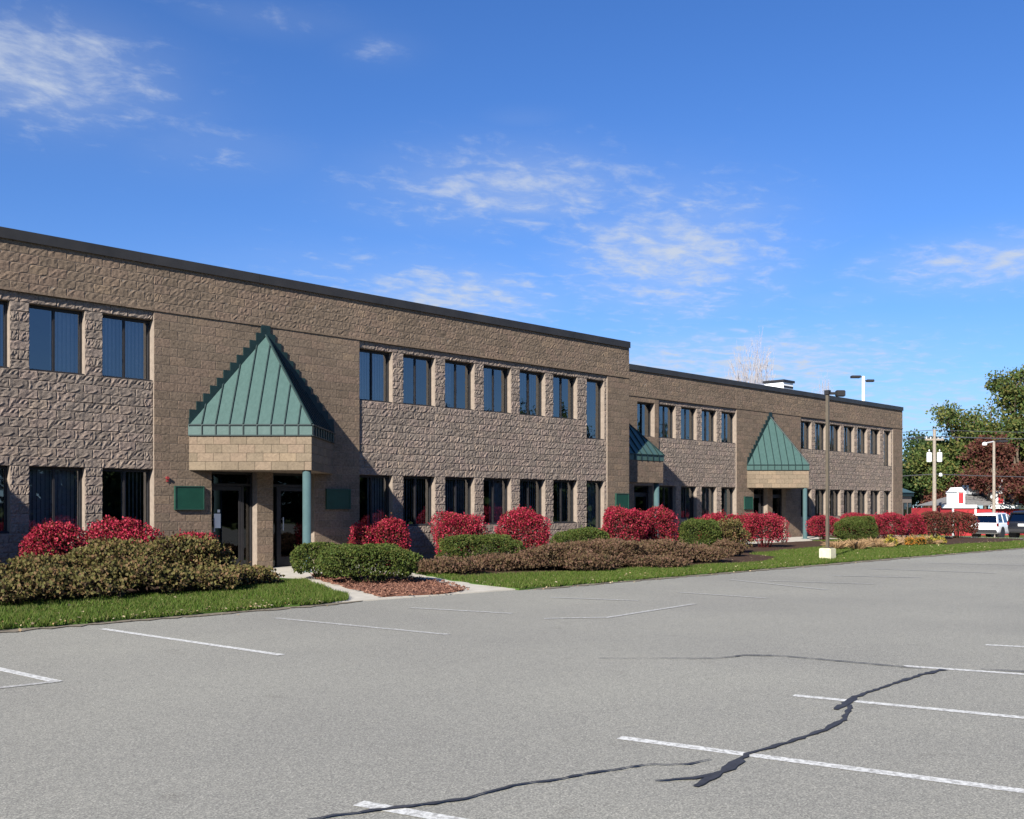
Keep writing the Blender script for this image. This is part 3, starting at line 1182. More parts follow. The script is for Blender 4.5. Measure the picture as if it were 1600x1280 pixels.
# ---- hipped porch in the corner between the wings, its front parallel to the facade
def porch():
    ua, ub, va, vb = U_MAIN1 + 0.012, 30.6, 22.6, V2 - 0.012
    m = 1.25
    ez, sz, bz = 3.47, STRIP_Z, SOF_Z
    w = ub - ua
    zt = ez + m * w
    vs = [(ua, va, sz), (ub, va, sz), (ub, vb, sz), (ua, vb, sz), (ua, va, ez), (ub, va, ez), (ub, vb, ez), (ua, vb, ez),
          (ua, va + w, zt), (ua, vb, zt)]
    rf = bparent(MB().add(vs, [(0, 3, 2, 1), (0, 1, 5, 4), (1, 2, 6, 5), (4, 5, 8), (5, 6, 9, 8), (3, 7, 9, 6, 2), (0, 4, 8, 9, 7, 3)]).build('porch_roof', M['green_metal']))
    n = 7
    nrm = Vector((0, -m, 1)).normalized()
    upd = Vector((0, 1, m)).normalized()
    for i in range(1, n):
        x = ua + w * i / n
        ln = (ub - x) * math.sqrt(1 + m * m)
        q = MB().obox(Vector((x, va, ez)) + upd * (ln / 2) + nrm * 0.016, Vector((0.013, 0, 0)), upd * (ln / 2), nrm * 0.018)
        q.box(x - 0.013, x + 0.013, va - 0.03, va - 0.001, sz, ez)
        q.build('seam', M['green_dark']).parent = rf
    MB().box(ua + 0.01, ub + 0.03, va - 0.034, va - 0.002, ez - 0.03, ez + 0.004).build('eave_trim', M['green_dark']).parent = rf
    MB().tube((ub, va, ez + 0.01), (ua + 0.03, va + w - 0.03, zt - 0.03), 0.03, 0.03, 6).build('ridge_cap', M['green_dark']).parent = rf
    be = bparent(MB().box(ua + 0.03, ub - 0.03, va + 0.03, vb - 0.002, bz, sz - 0.003).build('porch_beam', M['core']))
    VV, FF, k0 = [], [], 0
    for (S, E) in ((Vector((ua + 0.02, va + 0.02)), Vector((ub - 0.02, va + 0.02))), (Vector((ub - 0.02, va + 0.02)), Vector((ub - 0.02, vb - 0.02)))):
        L = (E - S).length
        al = (E - S).normalized()
        for kk in range(4):
            st = [0.0]
            q = BL / 2 if kk % 2 else BL
            while q < L - 0.08:
                st.append(q)
                q += BL
            st.append(L)
            for s0, s1 in zip(st[:-1], st[1:]):
                v = block_verts(s1 - s0, C_, 0)
                wv = v.copy()
                wv[:, 0] = v[:, 0] * al.x - v[:, 1] * al.y + S.x + al.x * s0
                wv[:, 1] = v[:, 0] * al.y + v[:, 1] * al.x + S.y + al.y * s0
                wv[:, 2] += bz + kk * C_
                VV.append(wv); FF.append(TF + k0); k0 += len(wv)
    o = link('block_courses', np_mesh('block_courses', np.concatenate(VV), np.concatenate(FF), 4), M['smooth'])
    o['kind'] = 'stuff'
    o.parent = be
    po = MB().lathe((ub - 0.2, va + 0.2, 0), [(0.16, 0.02), (0.16, 0.045), (0.10, 0.05), (0.10, bz - 0.001)], 20).mesh('post')
    for f in po.polygons:
        f.use_smooth = len(f.vertices) == 4
    bparent(link('post', po, M['green_post']))


porch()

# ---- wall signs and alarm
def wall_sign(u0, u1, z0, z1, V, label):
    e = empty('sign_board', ((u0 + u1) / 2, V - 0.02, z0))
    w, h = (u1 - u0) / 2, z1 - z0
    fr = MB()
    t = 0.025
    fr.box(-w, w, -0.055, 0.012, 0, t).box(-w, w, -0.055, 0.012, h - t, h).box(-w, -w + t, -0.054, 0.012, t, h - t).box(w - t, w, -0.054, 0.012, t, h - t)
    fr.build('frame', M['sign_edge'], e)
    MB().box(-w + t, w - t, -0.04, 0.008, t, h - t).build('panel', M['sign'], e)
    tag(e, label, 'sign')


wall_sign(11.12, 11.86, 1.50, 2.06, V1, 'blank dark green sign board on sunlit wall beside the door with a white notice')
wall_sign(15.35, 16.12, 1.50, 2.04, V1, 'dark green sign board on shaded wall behind the large near canopy post')
wall_sign(27.35, 28.05, 1.42, 2.02, V1, 'green sign board at the corner where the front wing ends')
wall_sign(41.05, 41.75, 1.42, 2.02, V2, 'green sign board on rear wing left of the lamp pole, beside canopied doors')
e = empty('fire_alarm', (10.95, V1 - 0.012, 2.24))
MB().tube((0, 0.01, 0), (0, -0.05, 0), 0.035, 0.035, 14).build('bell', M['red_paint'], e)
MB().box(-0.025, 0.025, -0.02, 0.0, -0.09, -0.045).build('strobe', M['red_paint'], e)
tag(e, 'small red alarm bell on block wall above the green sign board', 'alarm')

# ---- rooftop unit
e = empty('rooftop_unit', (51.5, 30.0, H_TOP - 0.3))
b = MB().box(-0.55, 0.55, -0.6, 0.6, 0.15, 1.55)
b.build('casing', M['white'], e, bevel=0.02)
MB().box(-0.6, 0.6, -0.65, 0.65, 0.0, 0.148).build('curb', M['steel'], e)
MB().box(-0.62, 0.62, -0.67, 0.67, 1.552, 1.68).build('lid', M['bronze'], e)
for q in range(6):
    MB().box(-0.5, 0.5, -0.63, -0.602, 0.35 + q * 0.18, 0.45 + q * 0.18).build('louvre', M['bronze'], e)
tag(e, 'white metal air conditioning unit with dark lid on the flat roof', 'air conditioner')


# ------------------------------------------------------------------ plants
def unit(v):
    return v / (np.linalg.norm(v, axis=-1, keepdims=True) + 1e-9)


def leaf_mesh(name, P, Nn, size, wid=0.45, spread=1.0, up=0.0):
    n = len(P)
    d = unit(Nn * 0.6 + rng.normal(0, spread, (n, 3)) * 0.6 + np.array([0, 0, up]))
    s = unit(np.cross(d, rng.normal(0, 1, (n, 3))))
    sz = size * rng.uniform(0.6, 1.35, (n, 1))
    nn = np.cross(d, s)
    V = np.empty((n, 4, 3))
    V[:, 0] = P
    V[:, 1] = P + d * sz * 0.5 + s * sz * wid + nn * sz * 0.08
    V[:, 2] = P + d * sz
    V[:, 3] = P + d * sz * 0.5 - s * sz * wid + nn * sz * 0.08
    F = np.arange(n * 4).reshape(n, 4)
    return np_mesh(name, V.reshape(-1, 3), F, 4)


def lumps(nv, seed, amp, k=7):
    r = np.random.default_rng(seed)
    o = np.ones(len(nv))
    for i in range(k):
        w = unit(r.normal(0, 1, 3)) * r.uniform(2.5, 6.5)
        o += amp * np.sin(nv @ w + r.uniform(0, 6.28)) / math.sqrt(k) * 1.4
    return o


def shell(n, W, Dp, H, p, seed, amp, depth):
    nv = unit(rng.normal(0, 1, (n, 3)))
    nv[:, 2] = np.where(nv[:, 2] < -0.55, -nv[:, 2], nv[:, 2])
    r = (np.abs(nv) ** p).sum(1) ** (-1 / p)
    r *= lumps(nv, seed, amp)
    r *= lumps(nv * 2.6, seed + 100, amp * 0.55)
    r *= 1 - np.abs(rng.normal(0, depth, n)) + np.where(rng.random(n) < 0.04, rng.uniform(0, 0.10, n), 0)
    q = nv * r[:, None] * np.array([W / 2, Dp / 2, H * 0.5])
    q[:, 2] += H * 0.5
    nn = unit(nv / np.array([W, Dp, H]))
    return q, nn


def shrub(name, loc, W, Dp, H, kind, label, group, seed, cat='shrub', rz=0.0):
    spec = {  # leaf material, twig material, leaf size, superellipsoid power, lumpiness, shell depth, density
        'red': ('leaf_red', 'twig_red', 0.043, 2.5, 0.085, 0.12, 1.0),
        'dull': ('leaf_darkred', 'twig_brown', 0.060, 2.6, 0.04, 0.10, 0.9),
        'box': ('leaf_box', 'twig_green', 0.040, 2.4, 0.07, 0.06, 1.6),
        'olive': ('leaf_olive', 'twig_brown', 0.060, 2.0, 0.15, 0.20, 1.2),
        'brown': ('leaf_brown', 'twig_brown', 0.048, 2.1, 0.10, 0.14, 1.3),
        'yellow': ('leaf_yellow', 'twig_green', 0.05, 2.2, 0.04, 0.06, 1.0),
        'orange': ('leaf_orange', 'twig_green', 0.05, 2.2, 0.04, 0.06, 1.0)}[kind]
    lm, tm, ls, p, amp, dep, den = spec
    area = math.pi * (W * Dp / 4) + math.pi * (W + Dp) / 2 * H * 0.8
    n = int(min(15000, max(500, den * area / (ls * ls * 0.40))))
    P, Nn = shell(n, W, Dp, H, p, seed, amp, dep)
    # hollows between the shoots
    ph = np.random.default_rng(seed).uniform(0, 6.28, 6)
    hol = np.sin(P[:, 0] * 9.1 + ph[0]) + np.sin(P[:, 1] * 8.3 + ph[1]) + np.sin(P[:, 2] * 11.0 + ph[2]) + np.sin((P[:, 0] + P[:, 2]) * 15.0 + ph[3]) + np.sin((P[:, 1] - P[:, 2]) * 17.0 + ph[4])
    kp = (hol > -1.7) | (rng.random(len(P)) < 0.25)
    P, Nn = P[kp], Nn[kp]
    # stray shoots standing out of the outline
    ns = max(12, len(P) // (700 if kind == 'box' else 280))
    si = rng.integers(0, len(P), ns)
    si = si[P[si, 2] > H * 0.45]
    sd = unit(Nn[si] * 0.7 + np.array([0, 0, 0.8]) + rng.normal(0, 0.25, (len(si), 3)))
    for q in range(1, 6):
        P = np.concatenate([P, P[si] + sd * (q * ls * 0.62) + rng.normal(0, ls * 0.15, (len(si), 3))])
        Nn = np.concatenate([Nn, sd])
    P[:, 2] = np.maximum(P[:, 2], 0.02)
    e = empty(name, loc, rz)
    link('foliage', leaf_mesh('foliage', P, Nn, ls, 0.42, 1.0, 0.12), M[lm], e)
    # inner branch mass and stems from the ground
    b = MB()
    r = random.Random(seed)
    nst = 26
    for i in range(nst):
        a = r.uniform(0, 6.283)
        rr = math.sqrt(r.random()) * 0.80
        tip = Vector((math.cos(a) * rr * W / 2, math.sin(a) * rr * Dp / 2, H * (0.55 + 0.33 * (1 - rr))))
        b0 = Vector((tip.x * 0.35, tip.y * 0.35, -0.02))
        m = b0.lerp(tip, 0.5) + Vector((0, 0, 0.04))
        b.tube(b0, m, 0.014, 0.010, 5, False).tube(m, tip, 0.010, 0.004, 5, False)
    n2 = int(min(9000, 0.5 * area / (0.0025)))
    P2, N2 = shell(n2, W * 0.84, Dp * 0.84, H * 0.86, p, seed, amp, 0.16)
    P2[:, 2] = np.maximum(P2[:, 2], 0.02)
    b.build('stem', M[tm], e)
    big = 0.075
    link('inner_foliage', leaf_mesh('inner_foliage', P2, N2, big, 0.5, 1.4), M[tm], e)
    tag(e, label, cat, group)
    return e


def shrub_px(x0, x1, ytop, v, kind, label, group, seed, name='burning_bush', dp=None, cat='shrub'):
    xc = (x0 + x1) / 2
    D = depth_v(xc, v)
    W = (x1 - x0) * D / FPX * 1.0
    Hh = EYE - (ytop - 790) * D / FPX
    p = at(xc, D, 0.05)
    # apparent width at 45 degrees
    return shrub(name, (p.x, p.y, 0.05), W, dp if dp else W * 0.95, Hh - 0.05, kind, label, group, seed, cat, R(-45))


GR, GB, GO, GW = 'red burning bushes along the facade', 'clipped green box shrubs', 'loose olive shrubs by the near lawn', 'brown autumn shrubs along the bed'
shrub_px(36, 126, 817, 21.3, 'red', 'rounded crimson bush under a lower window with shaded wall beside it', GR, 2, dp=1.3)
shrub_px(138, 247, 815, 20.9, 'red', 'bright crimson bush under the window next to the green sign board', GR, 3, dp=1.3)
shrub_px(262, 346, 830, 20.6, 'red', 'low crimson bush below the green sign board beside the glass door', GR, 4, dp=1.1)
shrub_px(583, 639, 809, 20.9, 'red', 'small round crimson bush at the edge of the large canopy shadow', GR, 5)
shrub_px(545, 592, 822, 21.3, 'red', 'crimson bush wholly inside the large canopy shadow against the wall', GR, 6)
shrub_px(677, 758, 801, 20.8, 'red', 'clipped crimson bush behind the flat green dome shrub', GR, 7)
shrub_px(775, 856, 799, 20.7, 'red', 'rounded crimson bush between two green dome shrubs', GR, 8)
shrub_px(934, 1012, 795, 19.6, 'red', 'large crimson bush in front of the green sign at the wing corner', GR, 9)
shrub_px(1002, 1056, 797, 19.3, 'red', 'narrow crimson bush joined to the large one, beside the clipped green box shrub', GR, 10)
shrub_px(1088, 1140, 804, 21.9, 'red', 'crimson bush rising behind the clipped green box shrub', GR, 11)
shrub_px(1128, 1176, 804, 21.7, 'red', 'crimson bush rising behind the browner clipped box shrub', GR, 12)
shrub_px(1162, 1227, 803, 19.9, 'red', 'full crimson bush in front of the far canopy doors, on open lawn', GR, 13)
shrub_px(1262, 1313, 806, 22.2, 'red', 'crimson bush behind the brown lamp pole', GR, 14)
shrub_px(1308, 1372, 803, 22.0, 'red', 'crimson bush behind the dark green shrub right of the lamp pole', GR, 15)
shrub_px(1360, 1414, 803, 20.2, 'red', 'crimson bush behind the yellow flowers at the building end', GR, 16)
shrub_px(1404, 1444, 806, 19.7, 'red', 'crimson bush between the yellow flowers and the brown hedge', GR, 17)
shrub_px(1434, 1484, 801, 19.3, 'dull', 'brownish red shrub beyond the building end, next to the crimson bushes', GW, 18, name='autumn_shrub')
shrub_px(1472, 1524, 801, 19.0, 'dull', 'brownish red shrub next to the white car', GW, 19, name='autumn_shrub')
# box shrubs
shrub_px(500, 652, 851, 16.6, 'box', 'large clipped green shrub on the red mulch island by the walkway', GB, 30, 'boxwood_shrub', 1.5)
shrub_px(460, 545, 850, 18.3, 'box', 'smaller clipped green shrub at the canopy post, behind the large one', GB, 31, 'boxwood_shrub', 1.1)
shrub_px(688, 814, 836, 19.2, 'box', 'flat green dome shrub in front of two crimson bushes', GB, 32, 'boxwood_shrub', 1.2)
shrub_px(866, 960, 826, 18.5, 'box', 'green dome shrub behind the brown shrub mound', GB, 33, 'boxwood_shrub', 1.3)
shrub_px(1061, 1126, 812, 18.4, 'box', 'square clipped green shrub between narrow and far crimson bushes', GB, 34, 'boxwood_shrub', 1.3)
shrub_px(1112, 1167, 812, 18.3, 'olive', 'browner clipped box shrub beside the square green one', GB, 35, 'boxwood_shrub', 1.2)
shrub_px(1308, 1368, 808, 19.6, 'box', 'dark green shrub right of the lamp pole in front of crimson bushes', GB, 36, 'boxwood_shrub', 1.4)
# loose olive shrubs left
for i, (a, c, yt, v, dp, lb) in enumerate((
        (-110, 60, 884, 18.9, 1.8, 'low olive shrub in front of the shaded wall corner'),
        (10, 150, 868, 19.3, 1.7, 'olive shrub in front of the crimson bush beside the shaded wall'),
        (95, 255, 850, 19.2, 1.9, 'tall olive brown shrub in front of the bright crimson bush'),
        (205, 368, 840, 19.2, 1.9, 'tallest olive shrub, in front of the low crimson bush and glass door'),
        (318, 436, 886, 17.7, 1.7, 'low olive shrub at the walkway end of the planting bed'),
        (-60, 95, 903, 16.75, 1.6, 'ragged olive brown shrub along the lawn below the low olive shrub'),
        (60, 205, 886, 17.0, 1.8, 'ragged olive brown shrub along the lawn below the tall olive shrub'),
        (175, 300, 876, 17.05, 1.8, 'ragged olive brown shrub along the lawn between the two tallest olive shrubs'),
        (270, 385, 890, 17.0, 1.7, 'ragged olive brown shrub along the lawn below the tallest olive shrub'))):
    shrub_px(a, c, yt, v, 'olive', lb, GO, 50 + i, 'olive_shrub', dp)
# brown mounds
for i, (a, c, yt, v, dp, lb) in enumerate((
        (650, 752, 873, 17.3, 1.4, 'low brown ground shrub beside the concrete path'),
        (730, 860, 868, 17.2, 1.5, 'low brown ground shrub in front of the flat green dome shrub'),
        (806, 930, 853, 16.6, 1.9, 'brown mound shrub in front of the green dome shrub'),
        (880, 1012, 843, 16.7, 2.3, 'tallest brown mound shrub in front of the large crimson bush'),
        (968, 1078, 846, 16.5, 2.1, 'brown mound shrub in front of the narrow crimson bush'),
        (1040, 1136, 853, 16.1, 1.8, 'brown mound shrub at the lawn end of the bed'),
        (860, 970, 868, 15.8, 1.3, 'low front brown shrub spilling onto the lawn below the tallest mound'),
        (950, 1080, 870, 15.5, 1.2, 'low front brown shrub spilling onto the lawn below the narrow crimson bush'),
        (1112, 1160, 846, 17.2, 1.2, 'small brown shrub below the browner clipped box shrub'))):
    shrub_px(a, c, yt, v, 'brown', lb, GW, 70 + i, 'brown_shrub', dp)
# flowers
for i, (a, c, yt, kd, lb) in enumerate((
        (1384, 1401, 841, 'yellow', 'pale yellow flower clump in front of the last window'),
        (1415, 1427, 841, 'orange', 'orange flower clump beside the pale yellow one'),
        (1430, 1446, 841, 'orange', 'orange flower clump in the middle of the flower row'),
        (1448, 1460, 841, 'yellow', 'golden flower clump between orange and yellow green ones'),
        (1463, 1477, 841, 'yellow', 'yellow green flower clump at the far end of the flower row'))):
    shrub_px(a, c, yt, 16.6, kd, lb, 'flower clumps in the far bed', 90 + i, 'flower_clump', 0.45, 'flowers')


# dry ornamental grass clumps
def grass_clump(p, H, W, seed, label):
    n = 380
    a = rng.uniform(0, 6.283, n)
    rr = np.sqrt(rng.random(n)) * W * 0.22
    base = np.stack([np.cos(a) * rr, np.sin(a) * rr, np.zeros(n)], 1)
    tip = np.stack([np.cos(a) * rr * 3.2, np.sin(a) * rr * 3.2, H * rng.uniform(0.6, 1.0, n)], 1) + rng.normal(0, 0.05, (n, 3))
    mid = base * 0.4 + tip * 0.6 + np.array([0, 0, H * 0.14])
    s = unit(np.cross(tip - base, rng.normal(0, 1, (n, 3)))) * 0.010
    V = np.stack([base - s, base + s, mid + s, mid - s, tip], 1).reshape(-1, 3)
    F = []
    me = bpy.data.meshes.new('blades')
    for i in range(n):
        k = i * 5
        F += [(k, k + 1, k + 2, k + 3), (k + 3, k + 2, k + 4)]
    me.from_pydata(V.tolist(), [], F)
    e = empty('grass_clump', p)
    link('blades', me, M['leaf_straw'], e)
    tag(e, label, 'grass', 'dry tan grass clumps by the far lawn')


for i in range(13):
    x = 1306 + i * 12 + random.uniform(-3, 3)
    v = 17.0 + random.uniform(-0.4, 0.9)
    p = at(x, depth_v(x, v), 0.05)
    grass_clump(p, random.uniform(0.16, 0.32), 0.8, i, 'dry tan grass clump between the lamp pole and the flower row')


# lawn blades and fallen leaves
def in_poly(P, poly):
    x, y = P[:, 0], P[:, 1]
    c = np.zeros(len(P), bool)
    n = len(poly)
    j = n - 1
    for i in range(n):
        xi, yi = poly[i]
        xj, yj = poly[j]
        if abs(yj - yi) > 1e-9:
            m = ((yi > y) != (yj > y)) & (x < (xj - xi) * (y - yi) / (yj - yi) + xi)
            c ^= m
        j = i
    return c


def grow(n, x0, x1, y0, y1, poly, hole, hgt, wd):
    P = np.stack([rng.uniform(x0, x1, n), rng.uniform(y0, y1, n)], 1)
    k = in_poly(P + np.stack([np.zeros(n), 0.05 + 0.07 * np.sin(P[:, 0] * 7.0) * np.sin(P[:, 0] * 2.3)], 1), poly)
    for h in hole:
        k &= ~in_poly(P, h)
    P = P[k]
    n = len(P)
    patch = 0.75 + 0.5 * (np.sin(P[:, 0] * 1.9 + 1.3 * np.sin(P[:, 1] * 2.3)) * np.sin(P[:, 1] * 2.7 + P[:, 0] * 0.7) * 0.5 + 0.5)
    b = np.concatenate([P, np.full((n, 1), 0.03)], 1)
    h = hgt * rng.uniform(0.5, 1.2, n) * patch
    a = rng.uniform(0, 6.283, n)
    tip = b + np.stack([np.cos(a) * h * 0.5, np.sin(a) * h * 0.5, h], 1)
    a2 = rng.uniform(0, 6.283, n)
    s = np.stack([np.cos(a2), np.sin(a2), np.zeros(n)], 1) * wd
    V = np.stack([b - s, b + s, tip], 1).reshape(-1, 3)
    return V


VL = grow(150000, -2, 12.5, 13.5, 18.0, LAWN_L, [[(-28, 17.3), (9.3, 17.1), (11.0, 17.8), (11.6, 18.9), (-28, 19)]], 0.075, 0.009)
o = link('grass', np_mesh('grass', VL, np.arange(len(VL)).reshape(-1, 3), 3), M['grass'])
tag(o, 'mown green grass strip in front of the loose olive shrubs', 'grass', None, 'stuff')
BEDR = [(14.9, 16.5), (20.5, 15.2), (24.5, 14.8), (27.1, 15.8), (28.2, 17.5), (36.0, 18.8), (40.5, 19.2), (40.6, 22.2), (17.4, 22.2), (16.0, 19.4)]
BEDF = [(40.0, 15.9), (50.1, 15.2), (50.2, 24.6), (46.8, 24.6), (44.8, 21.6), (42.0, 18.0)]
VR = grow(150000, 13.3, 28, 13.2, 18.5, LAWN_R, [BEDR, BEDF], 0.065, 0.010)
VR2 = grow(190000, 28, 50.3, 13.0, 22.1, LAWN_R, [BEDR, BEDF], 0.07, 0.014)
VR = np.concatenate([VR, VR2])
o = link('grass', np_mesh('grass', VR, np.arange(len(VR)).reshape(-1, 3), 3), M['grass'])
tag(o, 'mown green lawn around the lamp pole and brown shrub mounds', 'grass', None, 'stuff')

# loose bark chips on the island
n = 9000
P2 = np.stack([rng.uniform(10.4, 14.3, n), rng.uniform(13.4, 19.6, n)], 1)
P2 = P2[in_poly(P2, [(10.6, 13.8), (12.05, 13.5), (12.75, 13.85), (13.6, 15.4), (14.1, 17.2), (13.9, 19.3), (13.0, 19.45), (12.25, 18.2), (11.4, 16.0)])]
P3 = np.concatenate([P2, np.full((len(P2), 1), 0.052)], 1)
d = rng.normal(0, 1, (len(P3), 3)); d[:, 2] = np.abs(d[:, 2]) * 0.35
o = link('bark_chips', leaf_mesh('bark_chips', P3, d * 3, 0.055, 0.22, 0.4), M['chip'])
tag(o, 'loose red brown bark chips on the planting island by the walkway', 'mulch', None, 'stuff')

n = 2600
PX = rng.uniform(-2, 48, n)
PY = np.where(PX < 12, 13.7, 13.42) + np.where(rng.random(n) < 0.6, np.abs(rng.normal(0, 0.5, n)) * np.where(rng.random(n) < 0.6, -0.35, 1), rng.uniform(0, 3.2, n))
PP = np.stack([PX, PY, np.where(PY < 13.45, 0.006, 0.075)], 1)
keep = ~((PX > 9.3) & (PX < 13.6))
PP = PP[keep]
NNv = np.tile(np.array([0, 0, 0.0]), (len(PP), 1))
d = rng.normal(0, 1, (len(PP), 3)); d[:, 2] *= 0.25
d = unit(d)
s = unit(np.cross(d, np.array([0, 0, 1.0]) + rng.normal(0, 0.3, (len(PP), 3))))
sz = rng.uniform(0.025, 0.06, (len(PP), 1))
V = np.empty((len(PP), 4, 3))
V[:, 0] = PP; V[:, 1] = PP + d * sz * 0.5 + s * sz * 0.4; V[:, 2] = PP + d * sz; V[:, 3] = PP + d * sz * 0.5 - s * sz * 0.4
V[:, :, 2] = np.maximum(V[:, :, 2], 0.005)
o = link('fallen_leaves', np_mesh('fallen_leaves', V.reshape(-1, 3), np.arange(len(PP) * 4).reshape(-1, 4), 4), M['leaf_dead'])
tag(o, 'scattered pale fallen leaves along the lawn edge', 'leaves', None, 'stuff')


# ------------------------------------------------------------------ trees
def limbs(b, p, d, ln, r, lvl, rnd, tips, spread=0.55, n=6, shrink=0.72, upb=0.15):
    e = p + d * ln
    b.tube(p, e, r, r * 0.68, n, False)
    tips.append((e, lvl))
    if lvl == 0:
        return
    k = rnd.choice((2, 3, 3)) if lvl > 1 else 3
    for i in range(k):
        ax = Vector((rnd.gauss(0, 1), rnd.gauss(0, 1), rnd.gauss(0, 0.6)))
        nd = (d + ax * spread + Vector((0, 0, upb))).normalized()
        st = p + d * ln * rnd.uniform(0.62, 1.0)
        limbs(b, st, nd, ln * shrink * rnd.uniform(0.8, 1.15), r * 0.62, lvl - 1, rnd, tips, spread, max(4, n - 1), shrink, upb)


def tree(name, loc, H, W, leafmat, label, seed, nleaf, lsize, trunk_frac=0.3, clump=0.22, group=None, barkm='bark', flat=0.8):
    rnd = random.Random(seed)
    e = empty(name, loc)
    b = MB()
    tips = []
    b.tube((0, 0, -0.3), (0, 0, H * trunk_frac), H * 0.035, H * 0.025, 9, False)
    for i in range(5):
        a = i * 1.2566 + rnd.uniform(-0.3, 0.3)
        d = Vector((math.cos(a) * 0.75, math.sin(a) * 0.75, 0.85)).normalized()
        limbs(b, Vector((0, 0, H * trunk_frac * rnd.uniform(0.75, 1.0))), d, H * 0.2, H * 0.015, 3, rnd, tips, 0.5, 6, 0.78)
    limbs(b, Vector((0, 0, H * trunk_frac)), Vector((0, 0, 1)), H * 0.26, H * 0.02, 3, rnd, tips, 0.5, 6, 0.78)
    # squeeze the limbs into the crown envelope
    T = np.array([list(t[0]) for t in tips if t[1] <= 1])
    mx = np.percentile(np.abs(T[:, :2]), 96)
    zt = np.percentile(T[:, 2], 98)
    sx, sz = (W * 0.43) / mx, (H * 0.93) / zt
    b.v = [(v[0] * (sx if v[2] > H * trunk_frac * 0.7 else 1), v[1] * (sx if v[2] > H * trunk_frac * 0.7 else 1), v[2] * sz) for v in b.v]
    T = T * np.array([sx, sx, sz])
    b.build('trunk', M[barkm], e)
    idx = rng.integers(0, len(T), nleaf)
    # each limb tip carries a clump of its own size; some carry few leaves
    wts = rng.uniform(0.15, 1.0, len(T)) ** 1.5
    idx = rng.choice(len(T), nleaf, p=wts / wts.sum())
    cs = (clump * H * 0.35) * rng.uniform(0.5, 1.15, len(T))
    off = rng.normal(0, 1, (nleaf, 3))
    off = unit(off) * (rng.random((nleaf, 1)) ** 0.5)
    P = T[idx] + off * cs[idx][:, None] * np.array([1.25, 1.25, flat])
    link('crown', leaf_mesh('crown', P, off, lsize, 0.42, 1.0), M[leafmat], e)
    tag(e, label, 'tree', group)
    return e


def tree_px(x, D, ytop, wpx, **kw):
    p = at(x, D, 0)
    p.z = terr(p.x) - 0.05
    Hh = EYE - (ytop - 790) * D / FPX - p.z
    return tree(kw.pop('name'), p, Hh, wpx * D / FPX, kw.pop('leaf'), kw.pop('label'), kw.pop('seed'), kw.pop('nleaf'), kw.pop('lsize'), **kw)


GT = 'trees beyond the driveway'
tree_px(1585, 96, 572, 190, name='oak_tree', leaf='leaf_oak', label='tall green oak with open gaps standing beyond the red roadside shop', seed=3, nleaf=30000, lsize=0.24, clump=0.22, group=GT, trunk_frac=0.25)
tree_px(1505, 100, 640, 135, name='oak_tree', leaf='leaf_oak', label='smaller green oak between the tall oak and the utility pole', seed=17, nleaf=26000, lsize=0.24, clump=0.32, group=GT, trunk_frac=0.22)
tree_px(1452, 104, 684, 105, name='evergreen_tree', leaf='leaf_dkgreen', label='dark green tree behind the utility pole with transformers', seed=12, nleaf=22000, lsize=0.26, clump=0.34, group=GT, trunk_frac=0.12)
tree_px(1495, 110, 690, 120, name='evergreen_tree', leaf='leaf_dkgreen', label='dark green tree between utility pole and burgundy tree', seed=14, nleaf=22000, lsize=0.28, clump=0.34, group=GT, trunk_frac=0.12)
tree_px(1572, 90, 682, 135, name='maple_tree', leaf='leaf_maple', label='burgundy leaved tree behind the pale street lamp post', seed=21, nleaf=26000, lsize=0.22, clump=0.30, group=GT, trunk_frac=0.15)
tree_px(1478, 99, 752, 60, name='maple_tree', leaf='leaf_maple', label='small reddish brown tree at the foot of the utility pole', seed=23, nleaf=6000, lsize=0.2, clump=0.34, group=GT, trunk_frac=0.12)
tree_px(1640, 112, 640, 150, name='oak_tree', leaf='leaf_oak', label='green oak at the side of the tall open oak', seed=29, nleaf=12000, lsize=0.28, clump=0.30, group=GT, trunk_frac=0.15)
tree_px(1540, 118, 700, 160, name='evergreen_tree', leaf='leaf_dkgreen', label='dark green tree behind the burgundy tree', seed=31, nleaf=14000, lsize=0.3, clump=0.36, group=GT, trunk_frac=0.1)
tree_px(1425, 112, 722, 60, name='evergreen_tree', leaf='leaf_dkgreen', label='low dark green tree at the end of the building', seed=33, nleaf=8000, lsize=0.28, clump=0.36, group=GT, trunk_frac=0.1)


def bare_tree(x, D, ytop, wpx, seed, label):
    p = at(x, D, 0)
    p.z = terr(p.x) - 0.05
    H = EYE - (ytop - 790) * D / FPX - p.z
    rnd = random.Random(seed)
    e = empty('bare_tree', p)
    b = MB()
    b.tube((0, 0, -0.3), (0, 0, H * 0.3), H * 0.02, H * 0.016, 8, False)
    tips = []
    for i in range(10):
        a = i * 0.628 + rnd.uniform(-0.3, 0.3)
        d = Vector((math.cos(a) * 0.42, math.sin(a) * 0.42, 0.95)).normalized()
        limbs(b, Vector((0, 0, H * 0.3 * rnd.uniform(0.8, 1))), d, H * 0.20, H * 0.0055, 4, rnd, tips, 0.42, 5, 0.74, 0.12)
    zt = np.percentile(np.array([v[2] for v in b.v]), 98.5)
    mx = np.percentile(np.abs(np.array([v[:2] for v in b.v])), 97)
    sx, sz = wpx * D / FPX * 0.48 / mx, H / zt
    b.v = [(v[0] * sx, v[1] * sx, v[2] * sz) for v in b.v]
    b.build('trunk', M['pale_bark'], e)
    tag(e, label, 'tree')


bare_tree(1178, 92, 536, 84, 6, 'leafless pale tree rising behind the roof beside the rooftop unit')
bare_tree(1283, 105, 592, 34, 9, 'small leafless treetop showing over the roof by the lamp pole head')

